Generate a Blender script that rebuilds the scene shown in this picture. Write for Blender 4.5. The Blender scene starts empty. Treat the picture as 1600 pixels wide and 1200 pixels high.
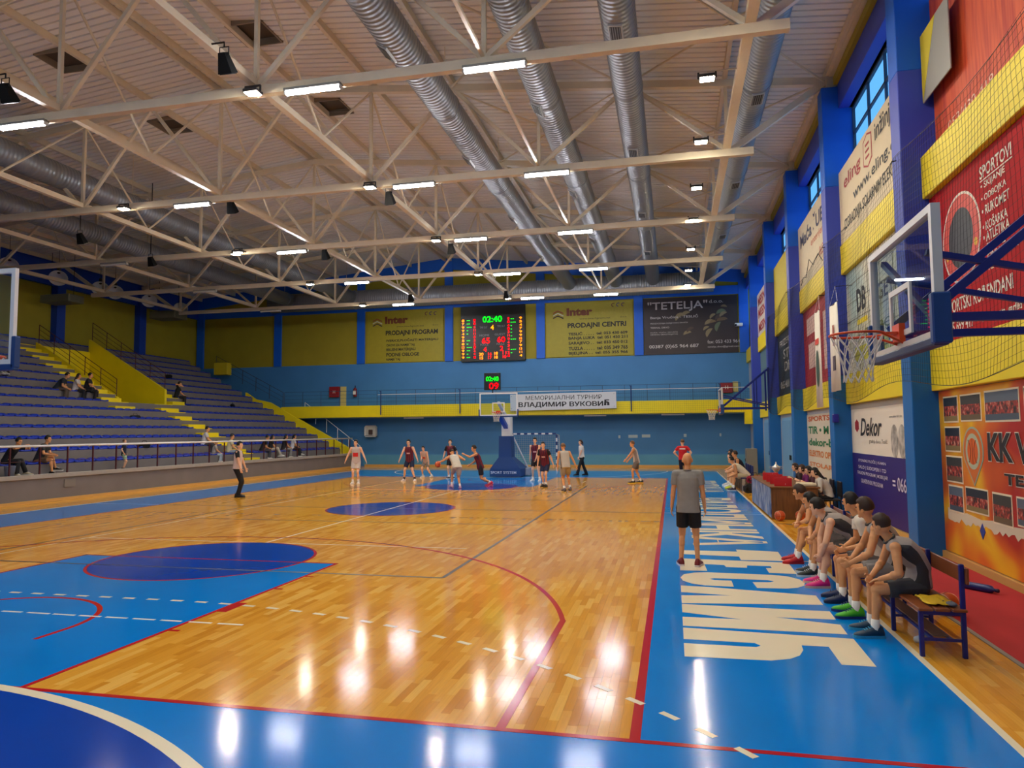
import bpy, math, random
from mathutils import Vector, Matrix, Euler
R = math.radians
random.seed(7)
scene = bpy.context.scene
COL = scene.collection
# ------------------------------------------------------------------ camera
cam_d = bpy.data.cameras.new('camera'); cam_d.sensor_width = 36.0; cam_d.lens = 1112.92 / 1600 * 36.0
cam_d.clip_start = 0.05; cam_d.clip_end = 300
cam = bpy.data.objects.new('camera', cam_d); COL.objects.link(cam)
_yaw, _pit, _rol = 0.2215, 0.0681, -0.0079
_f = Vector((-math.sin(_yaw) * math.cos(_pit), math.cos(_yaw) * math.cos(_pit), math.sin(_pit)))
_r = Vector((math.cos(_yaw), math.sin(_yaw), 0)); _u = _r.cross(_f)
_r2 = _r * math.cos(_rol) + _u * math.sin(_rol); _u2 = -_r * math.sin(_rol) + _u * math.cos(_rol)
cam.matrix_world = Matrix(((_r2.x, _u2.x, -_f.x, 0.3433), (_r2.y, _u2.y, -_f.y, -5.1215), (_r2.z, _u2.z, -_f.z, 2.1167), (0, 0, 0, 1)))
scene.camera = cam
# ------------------------------------------------------------------ world: pale daylight outside the high windows
world = bpy.data.worlds.new('daylight'); scene.world = world; world.use_nodes = True
_bg = world.node_tree.nodes['Background']; _bg.inputs[0].default_value = (0.28, 0.62, 1.0, 1); _bg.inputs[1].default_value = 0.72
# ------------------------------------------------------------------ exposure
scene.view_settings.view_transform = 'Standard'; scene.view_settings.look = 'None'
scene.view_settings.gamma = 1.0; scene.view_settings.use_curve_mapping = False
scene.view_settings.exposure = 0.85
LAMP_TUBE, LAMP_FLOOD = 75.0, 300.0      # emission strengths of the two kinds of lamp
scene.cycles.max_bounces = 8; scene.cycles.diffuse_bounces = 5; scene.cycles.glossy_bounces = 4
scene.cycles.transparent_max_bounces = 16; scene.cycles.caustics_reflective = False; scene.cycles.caustics_refractive = False
scene.cycles.sample_clamp_indirect = 4.0; scene.cycles.use_denoising = True

# ------------------------------------------------------------------ materials
def lin(h):
    h = h.lstrip('#'); out = []
    for i in (0, 2, 4):
        c = int(h[i:i + 2], 16) / 255
        out.append(c / 12.92 if c <= 0.04045 else ((c + 0.055) / 1.055) ** 2.4)
    return tuple(out) + (1.0,)
_M = {}
def mat(hexc, rough=0.6, metal=0.0, spec=0.5, noise=0.0, nscale=6.0, bump=0.0, bscale=80.0, coat=0.0, alpha=1.0):
    key = (hexc, rough, metal, spec, noise, nscale, bump, bscale, coat, alpha)
    if key in _M: return _M[key]
    m = bpy.data.materials.new('paint_' + hexc); m.use_nodes = True
    nt = m.node_tree; b = nt.nodes['Principled BSDF']
    b.inputs['Base Color'].default_value = lin(hexc); b.inputs['Roughness'].default_value = rough
    b.inputs['Metallic'].default_value = metal; b.inputs['Specular IOR Level'].default_value = spec
    b.inputs['Coat Weight'].default_value = coat
    if alpha < 1: b.inputs['Alpha'].default_value = alpha
    if noise or bump:
        tc = nt.nodes.new('ShaderNodeTexCoord')
    if noise:
        n = nt.nodes.new('ShaderNodeTexNoise'); n.inputs['Scale'].default_value = nscale; n.inputs['Detail'].default_value = 4
        nt.links.new(tc.outputs['Object'], n.inputs['Vector'])
        mr = nt.nodes.new('ShaderNodeMapRange'); mr.inputs[1].default_value = 0.3; mr.inputs[2].default_value = 0.7
        mr.inputs[3].default_value = 1 - noise; mr.inputs[4].default_value = 1 + noise
        nt.links.new(n.outputs['Fac'], mr.inputs[0])
        hs = nt.nodes.new('ShaderNodeHueSaturation'); hs.inputs['Color'].default_value = lin(hexc)
        nt.links.new(mr.outputs[0], hs.inputs['Value']); nt.links.new(hs.outputs[0], b.inputs['Base Color'])
    if bump:
        n2 = nt.nodes.new('ShaderNodeTexNoise'); n2.inputs['Scale'].default_value = bscale
        nt.links.new(tc.outputs['Object'], n2.inputs['Vector'])
        bp = nt.nodes.new('ShaderNodeBump'); bp.inputs['Strength'].default_value = bump; bp.inputs['Distance'].default_value = 0.01
        nt.links.new(n2.outputs['Fac'], bp.inputs['Height']); nt.links.new(bp.outputs[0], b.inputs['Normal'])
    _M[key] = m
    return m
def emit(hexc, strength):
    key = ('emit', hexc, strength)
    if key in _M: return _M[key]
    m = bpy.data.materials.new('glow_' + hexc); m.use_nodes = True
    b = m.node_tree.nodes['Principled BSDF']; b.inputs['Base Color'].default_value = (0.0, 0.0, 0.0, 1)
    b.inputs['Specular IOR Level'].default_value = 0.0
    b.inputs['Emission Color'].default_value = lin(hexc); b.inputs['Emission Strength'].default_value = strength
    _M[key] = m
    return m
def glass(tint='ffffff', gloss=0.12):
    key = ('glass', tint, gloss)
    if key in _M: return _M[key]
    m = bpy.data.materials.new('clear_glass'); m.use_nodes = True; nt = m.node_tree; nt.nodes.clear()
    o = nt.nodes.new('ShaderNodeOutputMaterial'); t = nt.nodes.new('ShaderNodeBsdfTransparent'); t.inputs[0].default_value = lin(tint)
    g = nt.nodes.new('ShaderNodeBsdfGlossy'); g.inputs['Roughness'].default_value = 0.02
    mx = nt.nodes.new('ShaderNodeMixShader'); mx.inputs[0].default_value = gloss
    nt.links.new(t.outputs[0], mx.inputs[1]); nt.links.new(g.outputs[0], mx.inputs[2]); nt.links.new(mx.outputs[0], o.inputs[0])
    _M[key] = m
    return m
def ramp_mat(name, stops, scale, rough=0.6, detail=2.0, axis=None, distort=0.0, stretch=(1, 1, 1), coat=0.0, spec=0.5, seed=0.0):
    """noise driven colour print: stops = [(pos, hex)]"""
    m = bpy.data.materials.new(name); m.use_nodes = True; nt = m.node_tree; b = nt.nodes['Principled BSDF']
    tc = nt.nodes.new('ShaderNodeTexCoord'); mp = nt.nodes.new('ShaderNodeMapping'); mp.inputs['Scale'].default_value = stretch
    mp.inputs['Location'].default_value = (seed, seed * 1.7, seed * .6)
    nt.links.new(tc.outputs['Object'], mp.inputs['Vector'])
    n = nt.nodes.new('ShaderNodeTexNoise'); n.inputs['Scale'].default_value = scale; n.inputs['Detail'].default_value = detail
    n.inputs['Distortion'].default_value = distort
    nt.links.new(mp.outputs[0], n.inputs['Vector'])
    cr = nt.nodes.new('ShaderNodeValToRGB'); e = cr.color_ramp.elements
    while len(e) < len(stops): e.new(0.5)
    for i, (p, h) in enumerate(stops): e[i].position = p; e[i].color = lin(h)
    nt.links.new(n.outputs['Fac'], cr.inputs[0]); nt.links.new(cr.outputs[0], b.inputs['Base Color'])
    b.inputs['Roughness'].default_value = rough; b.inputs['Coat Weight'].default_value = coat; b.inputs['Specular IOR Level'].default_value = spec
    return m

# ------------------------------------------------------------------ mesh helpers
class MB:
    def __init__(s): s.v = []; s.f = []
    def add(s, vs, fs):
        k = len(s.v); s.v += [tuple(v) for v in vs]; s.f += [tuple(i + k for i in f) for f in fs]; return s
    def box(s, x0, x1, y0, y1, z0, z1):
        return s.add([(x0, y0, z0), (x1, y0, z0), (x1, y1, z0), (x0, y1, z0), (x0, y0, z1), (x1, y0, z1), (x1, y1, z1), (x0, y1, z1)],
                     [(0, 3, 2, 1), (4, 5, 6, 7), (0, 1, 5, 4), (1, 2, 6, 5), (2, 3, 7, 6), (3, 0, 4, 7)])
    def bbox(s, x0, x1, y0, y1, z0, z1, c=0.01):
        """box with chamfered edges"""
        vs = []
        for (x, sx) in ((x0, 1), (x1, -1)):
            for (y, sy) in ((y0, 1), (y1, -1)):
                for (z, sz) in ((z0, 1), (z1, -1)):
                    vs += [(x, y + sy * c, z + sz * c), (x + sx * c, y, z + sz * c), (x + sx * c, y + sy * c, z)]
        def i(a, b, d, k): return ((a * 2 + b) * 2 + d) * 3 + k
        fs = []
        for a in (0, 1):
            q = [i(a, 0, 0, 0), i(a, 0, 1, 0), i(a, 1, 1, 0), i(a, 1, 0, 0)]; fs.append(q if a == 0 else q[::-1])
            q = [i(0, a, 0, 1), i(1, a, 0, 1), i(1, a, 1, 1), i(0, a, 1, 1)]; fs.append(q if a == 0 else q[::-1])
            q = [i(0, 0, a, 2), i(0, 1, a, 2), i(1, 1, a, 2), i(1, 0, a, 2)]; fs.append(q if a == 0 else q[::-1])
        for a in (0, 1):
            for b in (0, 1):
                fs.append([i(a, b, 0, 0), i(a, b, 1, 0), i(a, b, 1, 1), i(a, b, 0, 1)])
                fs.append([i(a, 0, b, 0), i(a, 1, b, 0), i(a, 1, b, 2), i(a, 0, b, 2)])
                fs.append([i(0, a, b, 1), i(1, a, b, 1), i(1, a, b, 2), i(0, a, b, 2)])
                for d in (0, 1): fs.append([i(a, b, d, 0), i(a, b, d, 1), i(a, b, d, 2)])
        return s.add(vs, fs)
    def beam(s, p0, p1, w, h, up=(0, 0, 1)):
        p0, p1 = Vector(p0), Vector(p1); d = (p1 - p0).normalized(); u = Vector(up)
        if abs(d.dot(u)) > 0.98: u = Vector((1, 0, 0))
        x = d.cross(u).normalized() * (w / 2); y = x.cross(d).normalized() * (h / 2)
        vs = [p0 - x - y, p0 + x - y, p0 + x + y, p0 - x + y, p1 - x - y, p1 + x - y, p1 + x + y, p1 - x + y]
        return s.add(vs, [(0, 1, 2, 3), (7, 6, 5, 4), (0, 4, 5, 1), (1, 5, 6, 2), (2, 6, 7, 3), (3, 7, 4, 0)])
    def tube(s, pts, r, n=8, closed=False, cap=True):
        pts = [Vector(p) for p in pts]; N = len(pts); rs = r if isinstance(r, (list, tuple)) else [r] * N
        base = len(s.v); ref = None
        for i, p in enumerate(pts):
            if closed: d = pts[(i + 1) % N] - pts[i - 1]
            else: d = pts[min(i + 1, N - 1)] - pts[max(i - 1, 0)]
            d.normalize()
            if ref is None: ref = Vector((0, 0, 1)) if abs(d.z) < 0.9 else Vector((1, 0, 0))
            x = d.cross(ref).normalized(); ref = x.cross(d).normalized()
            for k in range(n):
                a = 2 * math.pi * k / n
                s.v.append(tuple(p + (x * math.cos(a) + ref * math.sin(a)) * rs[i]))
        M = N if closed else N - 1
        for i in range(M):
            for k in range(n):
                a, b = base + i * n + k, base + i * n + (k + 1) % n
                j = (i + 1) % N
                c, d2 = base + j * n + (k + 1) % n, base + j * n + k
                s.f.append((a, d2, c, b))
        if cap and not closed:
            s.f.append(tuple(base + k for k in range(n))); s.f.append(tuple(base + (N - 1) * n + k for k in reversed(range(n))))
        return s
    def cap(s, p0, p1, r0, r1, n=10, flat0=False, flat1=False):
        """tapered capsule"""
        p0, p1 = Vector(p0), Vector(p1); d = p1 - p0
        if d.length < 1e-6: d = Vector((0, 0, 1e-4))
        d.normalize(); pts, rs = [], []
        if not flat0:
            for a in (80, 50, 22): pts.append(p0 - d * r0 * math.sin(R(a))); rs.append(r0 * math.cos(R(a)))
        pts.append(p0); rs.append(r0); pts.append(p1); rs.append(r1)
        if not flat1:
            for a in (22, 50, 80): pts.append(p1 + d * r1 * math.sin(R(a))); rs.append(r1 * math.cos(R(a)))
        return s.tube(pts, rs, n)
    def ell(s, c, rx, ry, rz, fr=None, nu=12, nv=8):
        c = Vector(c); X, Y, Z = fr if fr else (Vector((1, 0, 0)), Vector((0, 1, 0)), Vector((0, 0, 1)))
        vs = [c - Z * rz]
        for j in range(1, nv):
            t = math.pi * j / nv
            for i in range(nu):
                a = 2 * math.pi * i / nu
                vs.append(c + X * (rx * math.sin(t) * math.cos(a)) + Y * (ry * math.sin(t) * math.sin(a)) - Z * (rz * math.cos(t)))
        vs.append(c + Z * rz); fs = []
        for i in range(nu):
            fs.append((0, 1 + (i + 1) % nu, 1 + i)); L = 1 + (nv - 2) * nu
            fs.append((L + i, L + (i + 1) % nu, len(vs) - 1))
        for j in range(nv - 2):
            for i in range(nu):
                a = 1 + j * nu + i; b = 1 + j * nu + (i + 1) % nu
                fs.append((a, b, b + nu, a + nu))
        return s.add(vs, fs)
    def loft(s, rings, n=18):
        """rings = [(centre, x axis, y axis, half width, half depth)]"""
        base = len(s.v)
        for (c, X, Y, w, d) in rings:
            for k in range(n):
                a = 2 * math.pi * k / n; ca, sa = math.cos(a), math.sin(a)
                ca = math.copysign(abs(ca) ** .85, ca); sa = math.copysign(abs(sa) ** .85, sa)
                s.v.append(tuple(c + X * (w * ca) + Y * (d * sa)))
        for j in range(len(rings) - 1):
            for k in range(n):
                a = base + j * n + k; b = base + j * n + (k + 1) % n; s.f.append((a, b, b + n, a + n))
        s.f.append(tuple(base + k for k in reversed(range(n)))); L = base + (len(rings) - 1) * n; s.f.append(tuple(L + k for k in range(n)))
        return s
    def lathe(s, prof, c=(0, 0, 0), n=20):
        """prof = [(r, z)] about the z axis"""
        base = len(s.v)
        for (r, z) in prof:
            for k in range(n):
                a = 2 * math.pi * k / n; s.v.append((c[0] + r * math.cos(a), c[1] + r * math.sin(a), c[2] + z))
        for j in range(len(prof) - 1):
            for k in range(n):
                a = base + j * n + k; b = base + j * n + (k + 1) % n; s.f.append((a, b, b + n, a + n))
        s.f.append(tuple(base + k for k in reversed(range(n)))); L = base + (len(prof) - 1) * n
        s.f.append(tuple(L + k for k in range(n)))
        return s
    def prism(s, poly, z0, z1):
        n = len(poly); vs = [(x, y, z0) for x, y in poly] + [(x, y, z1) for x, y in poly]
        fs = [tuple(reversed(range(n))), tuple(range(n, 2 * n))] + [(i, (i + 1) % n, n + (i + 1) % n, n + i) for i in range(n)]
        return s.add(vs, fs)
    def strip(s, inner, outer, z0, z1, closed=False):
        """raised band between two outlines (floor marking)"""
        n = len(inner); b = len(s.v)
        for (x, y) in inner: s.v += [(x, y, z0), (x, y, z1)]
        for (x, y) in outer: s.v += [(x, y, z0), (x, y, z1)]
        o = b + 2 * n
        for i in range(n if closed else n - 1):
            j = (i + 1) % n
            s.f += [(b + 2 * i + 1, b + 2 * j + 1, o + 2 * j + 1, o + 2 * i + 1), (b + 2 * i, b + 2 * j, b + 2 * j + 1, b + 2 * i + 1), (o + 2 * j, o + 2 * i, o + 2 * i + 1, o + 2 * j + 1)]
        return s
    def mesh(s, name):
        me = bpy.data.meshes.new(name); me.from_pydata(s.v, [], s.f); me.validate(); me.update(); return me
    def build(s, name, m, parent=None, smooth=False, loc=None, rot=None):
        return obj(name, s.mesh(name), m, parent, smooth, loc, rot)
def obj(name, me, m, parent=None, smooth=False, loc=None, rot=None):
    o = bpy.data.objects.new(name, me); COL.objects.link(o)
    if m is not None and len(me.materials) == 0: me.materials.append(m)
    elif m is not None and me.materials[0] != m:
        o.material_slots[0].link = 'OBJECT'; o.material_slots[0].material = m
    if smooth:
        me.polygons.foreach_set('use_smooth', [True] * len(me.polygons))
    if parent: o.parent = parent
    if loc: o.location = loc
    if rot: o.rotation_euler = rot
    return o
def tag(o, label=None, cat=None, group=None, kind=None):
    if label: o['label'] = label
    if cat: o['category'] = cat
    if group: o['group'] = group
    if kind: o['kind'] = kind
    return o
def thing(name, label, cat, loc=(0, 0, 0), rz=0.0, group=None):
    o = bpy.data.objects.new(name, None); COL.objects.link(o); o.location = loc; o.rotation_euler = (0, 0, rz)
    o.empty_display_size = 0.1
    return tag(o, label, cat, group)
def struct(name, mb, m, label=None, smooth=False):
    o = mb.build(name, m, None, smooth); o['kind'] = 'structure'
    if label: o['label'] = label
    return o
# frames for text and flat prints:   columns = reading direction, up, normal
FR_RIGHT = Matrix(((0, 0, -1), (-1, 0, 0), (0, 1, 0)))
FR_FAR = Matrix(((1, 0, 0), (0, 0, -1), (0, 1, 0)))
FR_FLOOR = Matrix(((0, 1, 0), (-1, 0, 0), (0, 0, 1)))
TEXTS = []
def text(body, parent, frame, org, w=None, h=None, m=None, bold=0.0, shear=0.0, depth=0.002, anchor='l', spacing=1.0, name='lettering'):
    c = bpy.data.curves.new(name, 'FONT'); c.body = body; c.size = 1.0; c.offset = bold; c.shear = shear; c.resolution_u = 3; c.space_character = spacing
    o = bpy.data.objects.new(name, c); COL.objects.link(o)
    TEXTS.append((o, name, parent, frame, Vector(org), w, h, m, depth, anchor))
def finish_texts():
    dg = bpy.context.evaluated_depsgraph_get()
    made = [bpy.data.meshes.new_from_object(t[0].evaluated_get(dg)) for t in TEXTS]
    for (o, name, parent, frame, org, w, h, m, depth, anchor), me in zip(TEXTS, made):
        bpy.data.objects.remove(o)
        if not me.vertices: continue
        xs = [v.co.x for v in me.vertices]; ys = [v.co.y for v in me.vertices]
        x0, x1, y0, y1 = min(xs), max(xs), min(ys), max(ys)
        if w is None and h is None: h = 1.0
        sy = (h / (y1 - y0)) if h else None; sx = (w / (x1 - x0)) if w else sy
        if sy is None: sy = sx
        off = {'l': 0.0, 'c': -(x1 - x0) * sx / 2, 'r': -(x1 - x0) * sx}[anchor]
        n = len(me.vertices); vs = []; 
        for v in me.vertices:
            q = Vector(((v.co.x - x0) * sx + off, (v.co.y - y0) * sy, depth)); vs.append(tuple(frame @ q + org))
        fs = [tuple(p.vertices) for p in me.polygons]
        m2 = bpy.data.meshes.new(name); m2.from_pydata(vs, [], fs); m2.update(); bpy.data.meshes.remove(me)
        ob = obj(name, m2, m)
        if parent:
            ob.parent = parent; ob.matrix_parent_inverse = parent_inv(parent)
def parent_inv(p):
    m = Matrix.LocRotScale(p.location, p.rotation_euler, p.scale)
    if p.parent: m = Matrix.LocRotScale(p.parent.location, p.parent.rotation_euler, p.parent.scale) @ m
    return m.inverted()
REMESH = []
def remesh_obj(name, mb, m, parent, voxel, smooth_it=4):
    o = mb.build(name, m, parent)
    md = o.modifiers.new('r', 'REMESH'); md.mode = 'VOXEL'; md.voxel_size = voxel; md.use_smooth_shade = True
    if smooth_it:
        sm = o.modifiers.new('s', 'SMOOTH'); sm.factor = 0.5; sm.iterations = smooth_it
    REMESH.append((o, m)); return o
def finish_remesh():
    dg = bpy.context.evaluated_depsgraph_get()
    made = [bpy.data.meshes.new_from_object(o.evaluated_get(dg)) for o, _ in REMESH]
    for (o, m), me in zip(REMESH, made):
        old = o.data; o.modifiers.clear(); me.name = old.name; o.data = me
        if len(me.materials) == 0: me.materials.append(m)
        me.polygons.foreach_set('use_smooth', [True] * len(me.polygons)); bpy.data.meshes.remove(old)
def copy_tree(o, parent=None):
    c = o.copy(); COL.objects.link(c); c.parent = parent
    for k in ('label', 'category', 'group', 'kind'):
        pass
    for ch in [x for x in bpy.data.objects if x.parent == o]: copy_tree(ch, c)
    return c
# ================================================================== palette
BLUE_L = mat('0082da', 0.12, spec=0.16, noise=0.05, nscale=0.8, bump=0.008, bscale=7)
BLUE_D = mat('0443ae', 0.12, spec=0.16, noise=0.06, nscale=0.8, bump=0.008, bscale=7)
RED_LN = mat('bc1a22', 0.14, spec=.15); CREAM = mat('f0e3c2', 0.2, spec=.15); WHITE_LN = mat('eee6d6', 0.3); DARK_LN = mat('4a4640', 0.3)
STEEL = mat('dccfb4', 0.45, noise=0.04, nscale=3)
PIL = mat('0560d2', 0.55, noise=0.05, nscale=1.5); PIL_UP = mat('3347b8', 0.55, noise=0.05, nscale=1.5); PIL_LOW = mat('0467b4', 0.5, noise=0.05, nscale=1.5)
YEL = mat('f2dc10', 0.5, noise=0.04, nscale=1.5); YEL_W = mat('9a8d1e', 0.7, noise=0.06, nscale=1.2)
WALL_B = mat('3f7fba', 0.6, noise=0.06, nscale=0.7); GREY = mat('757070', 0.75, noise=0.07, nscale=1.5)
BLACK = mat('0c0c0f', 0.5); NAVY = mat('10227c', 0.35); WHITE = mat('efefec', 0.4); GALV = None
# ================================================================== floor
def plank_mat(use_attr):
    m = bpy.data.materials.new('lacquered_oak_strip'); m.use_nodes = True; nt = m.node_tree; b = nt.nodes['Principled BSDF']
    if use_attr:
        a = nt.nodes.new('ShaderNodeAttribute'); a.attribute_name = 'tone'; src = a.outputs['Fac']
    else:
        a = nt.nodes.new('ShaderNodeObjectInfo'); src = a.outputs['Random']
    cr = nt.nodes.new('ShaderNodeValToRGB'); e = cr.color_ramp.elements
    for _ in range(2): e.new(0.5)
    for i, (p, h) in enumerate(((0, 'd58c22'), (0.3, 'e49e2e'), (0.75, 'edab3c'), (1, 'f6bd58'))): e[i].position = p; e[i].color = lin(h)
    nt.links.new(src, cr.inputs[0])
    tc = nt.nodes.new('ShaderNodeTexCoord'); geo = nt.nodes.new('ShaderNodeNewGeometry'); mp = nt.nodes.new('ShaderNodeMapping'); mp.inputs['Scale'].default_value = (60, 3.0, 1)
    nt.links.new(geo.outputs['Position'], mp.inputs['Vector'])
    n = nt.nodes.new('ShaderNodeTexNoise'); n.inputs['Scale'].default_value = 1.0; n.inputs['Detail'].default_value = 4
    nt.links.new(mp.outputs[0], n.inputs['Vector'])
    mx = nt.nodes.new('ShaderNodeMix'); mx.data_type = 'RGBA'; mx.blend_type = 'MULTIPLY'; mx.inputs[0].default_value = 0.35
    mr = nt.nodes.new('ShaderNodeMapRange'); mr.inputs[1].default_value = 0.3; mr.inputs[2].default_value = 0.7; mr.inputs[3].default_value = 0.72; mr.inputs[4].default_value = 1.05
    nt.links.new(n.outputs['Fac'], mr.inputs[0])
    nt.links.new(cr.outputs[0], mx.inputs[6]); nt.links.new(mr.outputs[0], mx.inputs[7]); nt.links.new(mx.outputs[2], b.inputs['Base Color'])
    b.inputs['Roughness'].default_value = 0.12; b.inputs['Specular IOR Level'].default_value = 0.17
    n2 = nt.nodes.new('ShaderNodeTexNoise'); n2.inputs['Scale'].default_value = 7.0; n2.inputs['Detail'].default_value = 2
    nt.links.new(geo.outputs['Position'], n2.inputs['Vector'])
    bp = nt.nodes.new('ShaderNodeBump'); bp.inputs['Strength'].default_value = 0.007; bp.inputs['Distance'].default_value = 0.02
    nt.links.new(n2.outputs['Fac'], bp.inputs['Height'])
    return m
YN, YF, XL, XR = -10.0, 38.5, -32.2, 4.75          # hall: near end, far wall, left wall, right wall
floor = struct('floor', MB().box(XL - .3, XR + .4, YN - .3, YF + .3, -0.3, -0.004), mat('6d4a20', 0.6), 'sports hall floor of lacquered wooden strips with painted courts')
PW, PL = 0.075, 0.52
plank_me = MB().box(-PW / 2 + .0005, PW / 2 - .0005, -PL / 2 + .0006, PL / 2 - .0006, -0.004, 0.0).mesh('plank')
PM_O, PM_S = plank_mat(False), plank_mat(True)
rng = random.Random(3)
planks = []
def wood_area(x0, x1, y0, y1):
    i0, i1 = math.floor(x0 / PW), math.ceil(x1 / PW)
    for i in range(i0, i1):
        r2 = random.Random(i * 13 + 5); off = r2.random() * PL
        j0, j1 = math.floor((y0 - off) / PL), math.ceil((y1 - off) / PL)
        for j in range(j0, j1): planks.append(((i + .5) * PW, off + (j + .5) * PL))
wood_area(-15, 0, 0, 12); wood_area(2.5, 4.75, -3.5, 12)
planks = sorted(set(planks), key=lambda q: (q[0] - .34) ** 2 + (q[1] + 5.1) ** 2)
def seen(q):
    d = Vector((q[0], q[1], 0)) - Vector((.3433, -5.1215, 2.1167)); z = d.dot(_f)
    if z < .5: return False
    px = 800 + 1112.9 * d.dot(_r2) / z; py = 600 - 1112.9 * d.dot(_u2) / z
    ins = (-5.0 < q[0] < 0 and q[1] > 0) or (2.55 < q[0] < 3.35)
    return ins and -40 < px < 1640 and py < 1240
near, rest = [], []
for q in planks:
    if len(near) < 300 and seen(q): near.append(q)
    else: rest.append(q)
for q in near:
    obj('plank', plank_me, PM_O, floor, loc=(q[0], q[1], 0))
V, Fc, tones = [], [], []
for (x, y) in rest:
    k = len(V); a, b = PW / 2 - .0005, PL / 2 - .0006
    V += [(x - a, y - b, -.004), (x + a, y - b, -.004), (x + a, y + b, -.004), (x - a, y + b, -.004), (x - a, y - b, 0), (x + a, y - b, 0), (x + a, y + b, 0), (x - a, y + b, 0)]
    Fc += [(k + 4, k + 5, k + 6, k + 7), (k, k + 1, k + 5, k + 4), (k + 1, k + 2, k + 6, k + 5), (k + 2, k + 3, k + 7, k + 6), (k + 3, k, k + 4, k + 7)]
    tones += [rng.random()] * 5
pm = bpy.data.meshes.new('planks'); pm.from_pydata(V, [], Fc)
at_ = pm.attributes.new('tone', 'FLOAT', 'FACE'); at_.data.foreach_set('value', tones)
po = obj('far_planks', pm, PM_S, floor); po['kind'] = 'stuff'
# beyond 12 m the single strips can no longer be told apart: one lacquered field with soft strip tones
FIELD = ramp_mat('lacquered_oak_field', [(.3, 'e09a2a'), (.5, 'e8a533'), (.7, 'efb144')], 1.0, .12, 3, stretch=(9, .9, 1), spec=.17)
ydone = 12.0
for (x0, x1, y0, y1) in ((-15.05, .05, 12.25, 28.05), (2.5, 4.75, 12.25, 38.5), (-19.5, -17.5, 2, 38.5), (-17.5, 2.5, 34, 38.5)):
    MB().box(x0, x1, y0, y1, -.004, .0002).build('strip_field', FIELD, floor)
# ---- paint layers (thin films on the wood)
Z1, Z2, Z3 = 0.0008, 0.0016, 0.0024
def paint(name, mb, m): return mb.build(name, m, floor)
def arc(cx, cy, r, a0, a1, n=64): return [(cx + r * math.cos(R(a0 + (a1 - a0) * i / n)), cy + r * math.sin(R(a0 + (a1 - a0) * i / n))) for i in range(n + 1)]
def rect_paint(name, x0, x1, y0, y1, m, z=Z1, zb=-0.003): return paint(name, MB().box(x0, x1, y0, y1, zb, z), m)
rect_paint('blue_side_zone', 0.05, 2.5, -6.0, 34, BLUE_L); rect_paint('blue_side_zone', -17.5, -15.05, -6, 34, BLUE_L)
rect_paint('blue_end_zone', -15.05, 0.05, -6.0, -0.05, BLUE_L); rect_paint('blue_end_zone', -15.05, 0.05, 28.05, 34, BLUE_L)
rect_paint('blue_end_zone', XL + 12.8, 3.3, -9.9, -6, BLUE_L)
rect_paint('blue_key', -9.95, -5.05, 0, 5.8, BLUE_L); rect_paint('blue_key', -9.95, -5.05, 22.2, 28, BLUE_L)
disc = lambda cx, cy, r, a0=0, a1=360, n=72: [(cx + r * math.cos(R(a0 + (a1 - a0) * i / n)), cy + r * math.sin(R(a0 + (a1 - a0) * i / n))) for i in range(n if a1 - a0 == 360 else n + 1)]
for cy in (5.8, 14.0, 22.2):
    paint('dark_blue_circle', MB().prism(disc(-7.5, cy, 1.8), Z1 - .0005, Z2), BLUE_D)
    paint('red_circle_line', MB().strip(arc(-7.5, cy, 1.77, 0, 360, 80), arc(-7.5, cy, 1.82, 0, 360, 80), Z1, Z3), RED_LN)
# handball goal area in front of the near goal (dark blue, white 6 m line)
def goal_arc(r, y0, s, n=40): return [(-6 + r * math.cos(R(a)), y0 + s * r * math.sin(R(a))) for a in [90 * i / n for i in range(n + 1)]] + [(-9 + r * math.cos(R(a)), y0 + s * r * math.sin(R(a))) for a in [90 + 90 * i / n for i in range(n + 1)]]
paint('dark_blue_goal_area', MB().prism(goal_arc(5.95, -6, 1), Z1 - .0004, Z2), BLUE_D)
paint('white_goal_area_line', MB().strip(goal_arc(5.95, -6, 1), goal_arc(6.05, -6, 1), Z1, Z3 + .0006), CREAM)
paint('white_goal_area_line', MB().strip(goal_arc(5.98, 34, -1), goal_arc(6.03, 34, -1), Z1, Z3 + .0006), WHITE_LN)
# basketball lines
for nm, a in (('red_sideline', (0.0, 0.075, -.05, 28.05)), ('red_sideline', (-15.05, -15.0, -.05, 28.05)), ('red_end_line', (-17.5, 2.5, -.055, 0.0)), ('red_end_line', (-15.05, 0.05, 28.0, 28.05)),
              ('red_key_line', (-5.1, -5.05, 0, 5.8)), ('red_key_line', (-9.95, -9.9, 0, 5.8)), ('red_free_throw_line', (-9.95, -5.05, 5.75, 5.8)), ('red_free_throw_line', (-9.95, -5.05, 22.2, 22.25)),
              ('red_three_point_line', (-.95, -.88, 0, 2.99)), ('red_three_point_line', (-14.1, -14.05, 0, 2.99)), ('red_three_point_line', (-.95, -.9, 25.01, 28)), ('red_three_point_line', (-14.1, -14.05, 25.01, 28))):
    rect_paint(nm, *a, RED_LN, Z3 + .0003 if 'side' not in nm else Z3, Z1 - .0004)
for cy, s in ((1.575, 1), (26.425, -1)):
    th = math.degrees(math.acos(6.6 / 6.75)); f = lambda r: [(-7.5 + r * math.cos(R(t)), cy + s * r * math.sin(R(t))) for t in [th + (180 - 2 * th) * i / 80 for i in range(81)]]
    paint('red_three_point_arc', MB().strip(f(6.7), f(6.76), Z1 - .0003, Z3), RED_LN)
    g = lambda r: [(-7.5 + r, cy - s * .38)] + [(-7.5 + r * math.cos(R(t)), cy + s * r * math.sin(R(t))) for t in [180 * i / 50 for i in range(51)]] + [(-7.5 - r, cy - s * .38)]
    paint('red_no_charge_arc', MB().strip(g(1.25), g(1.31), Z1, Z3), RED_LN)
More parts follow.
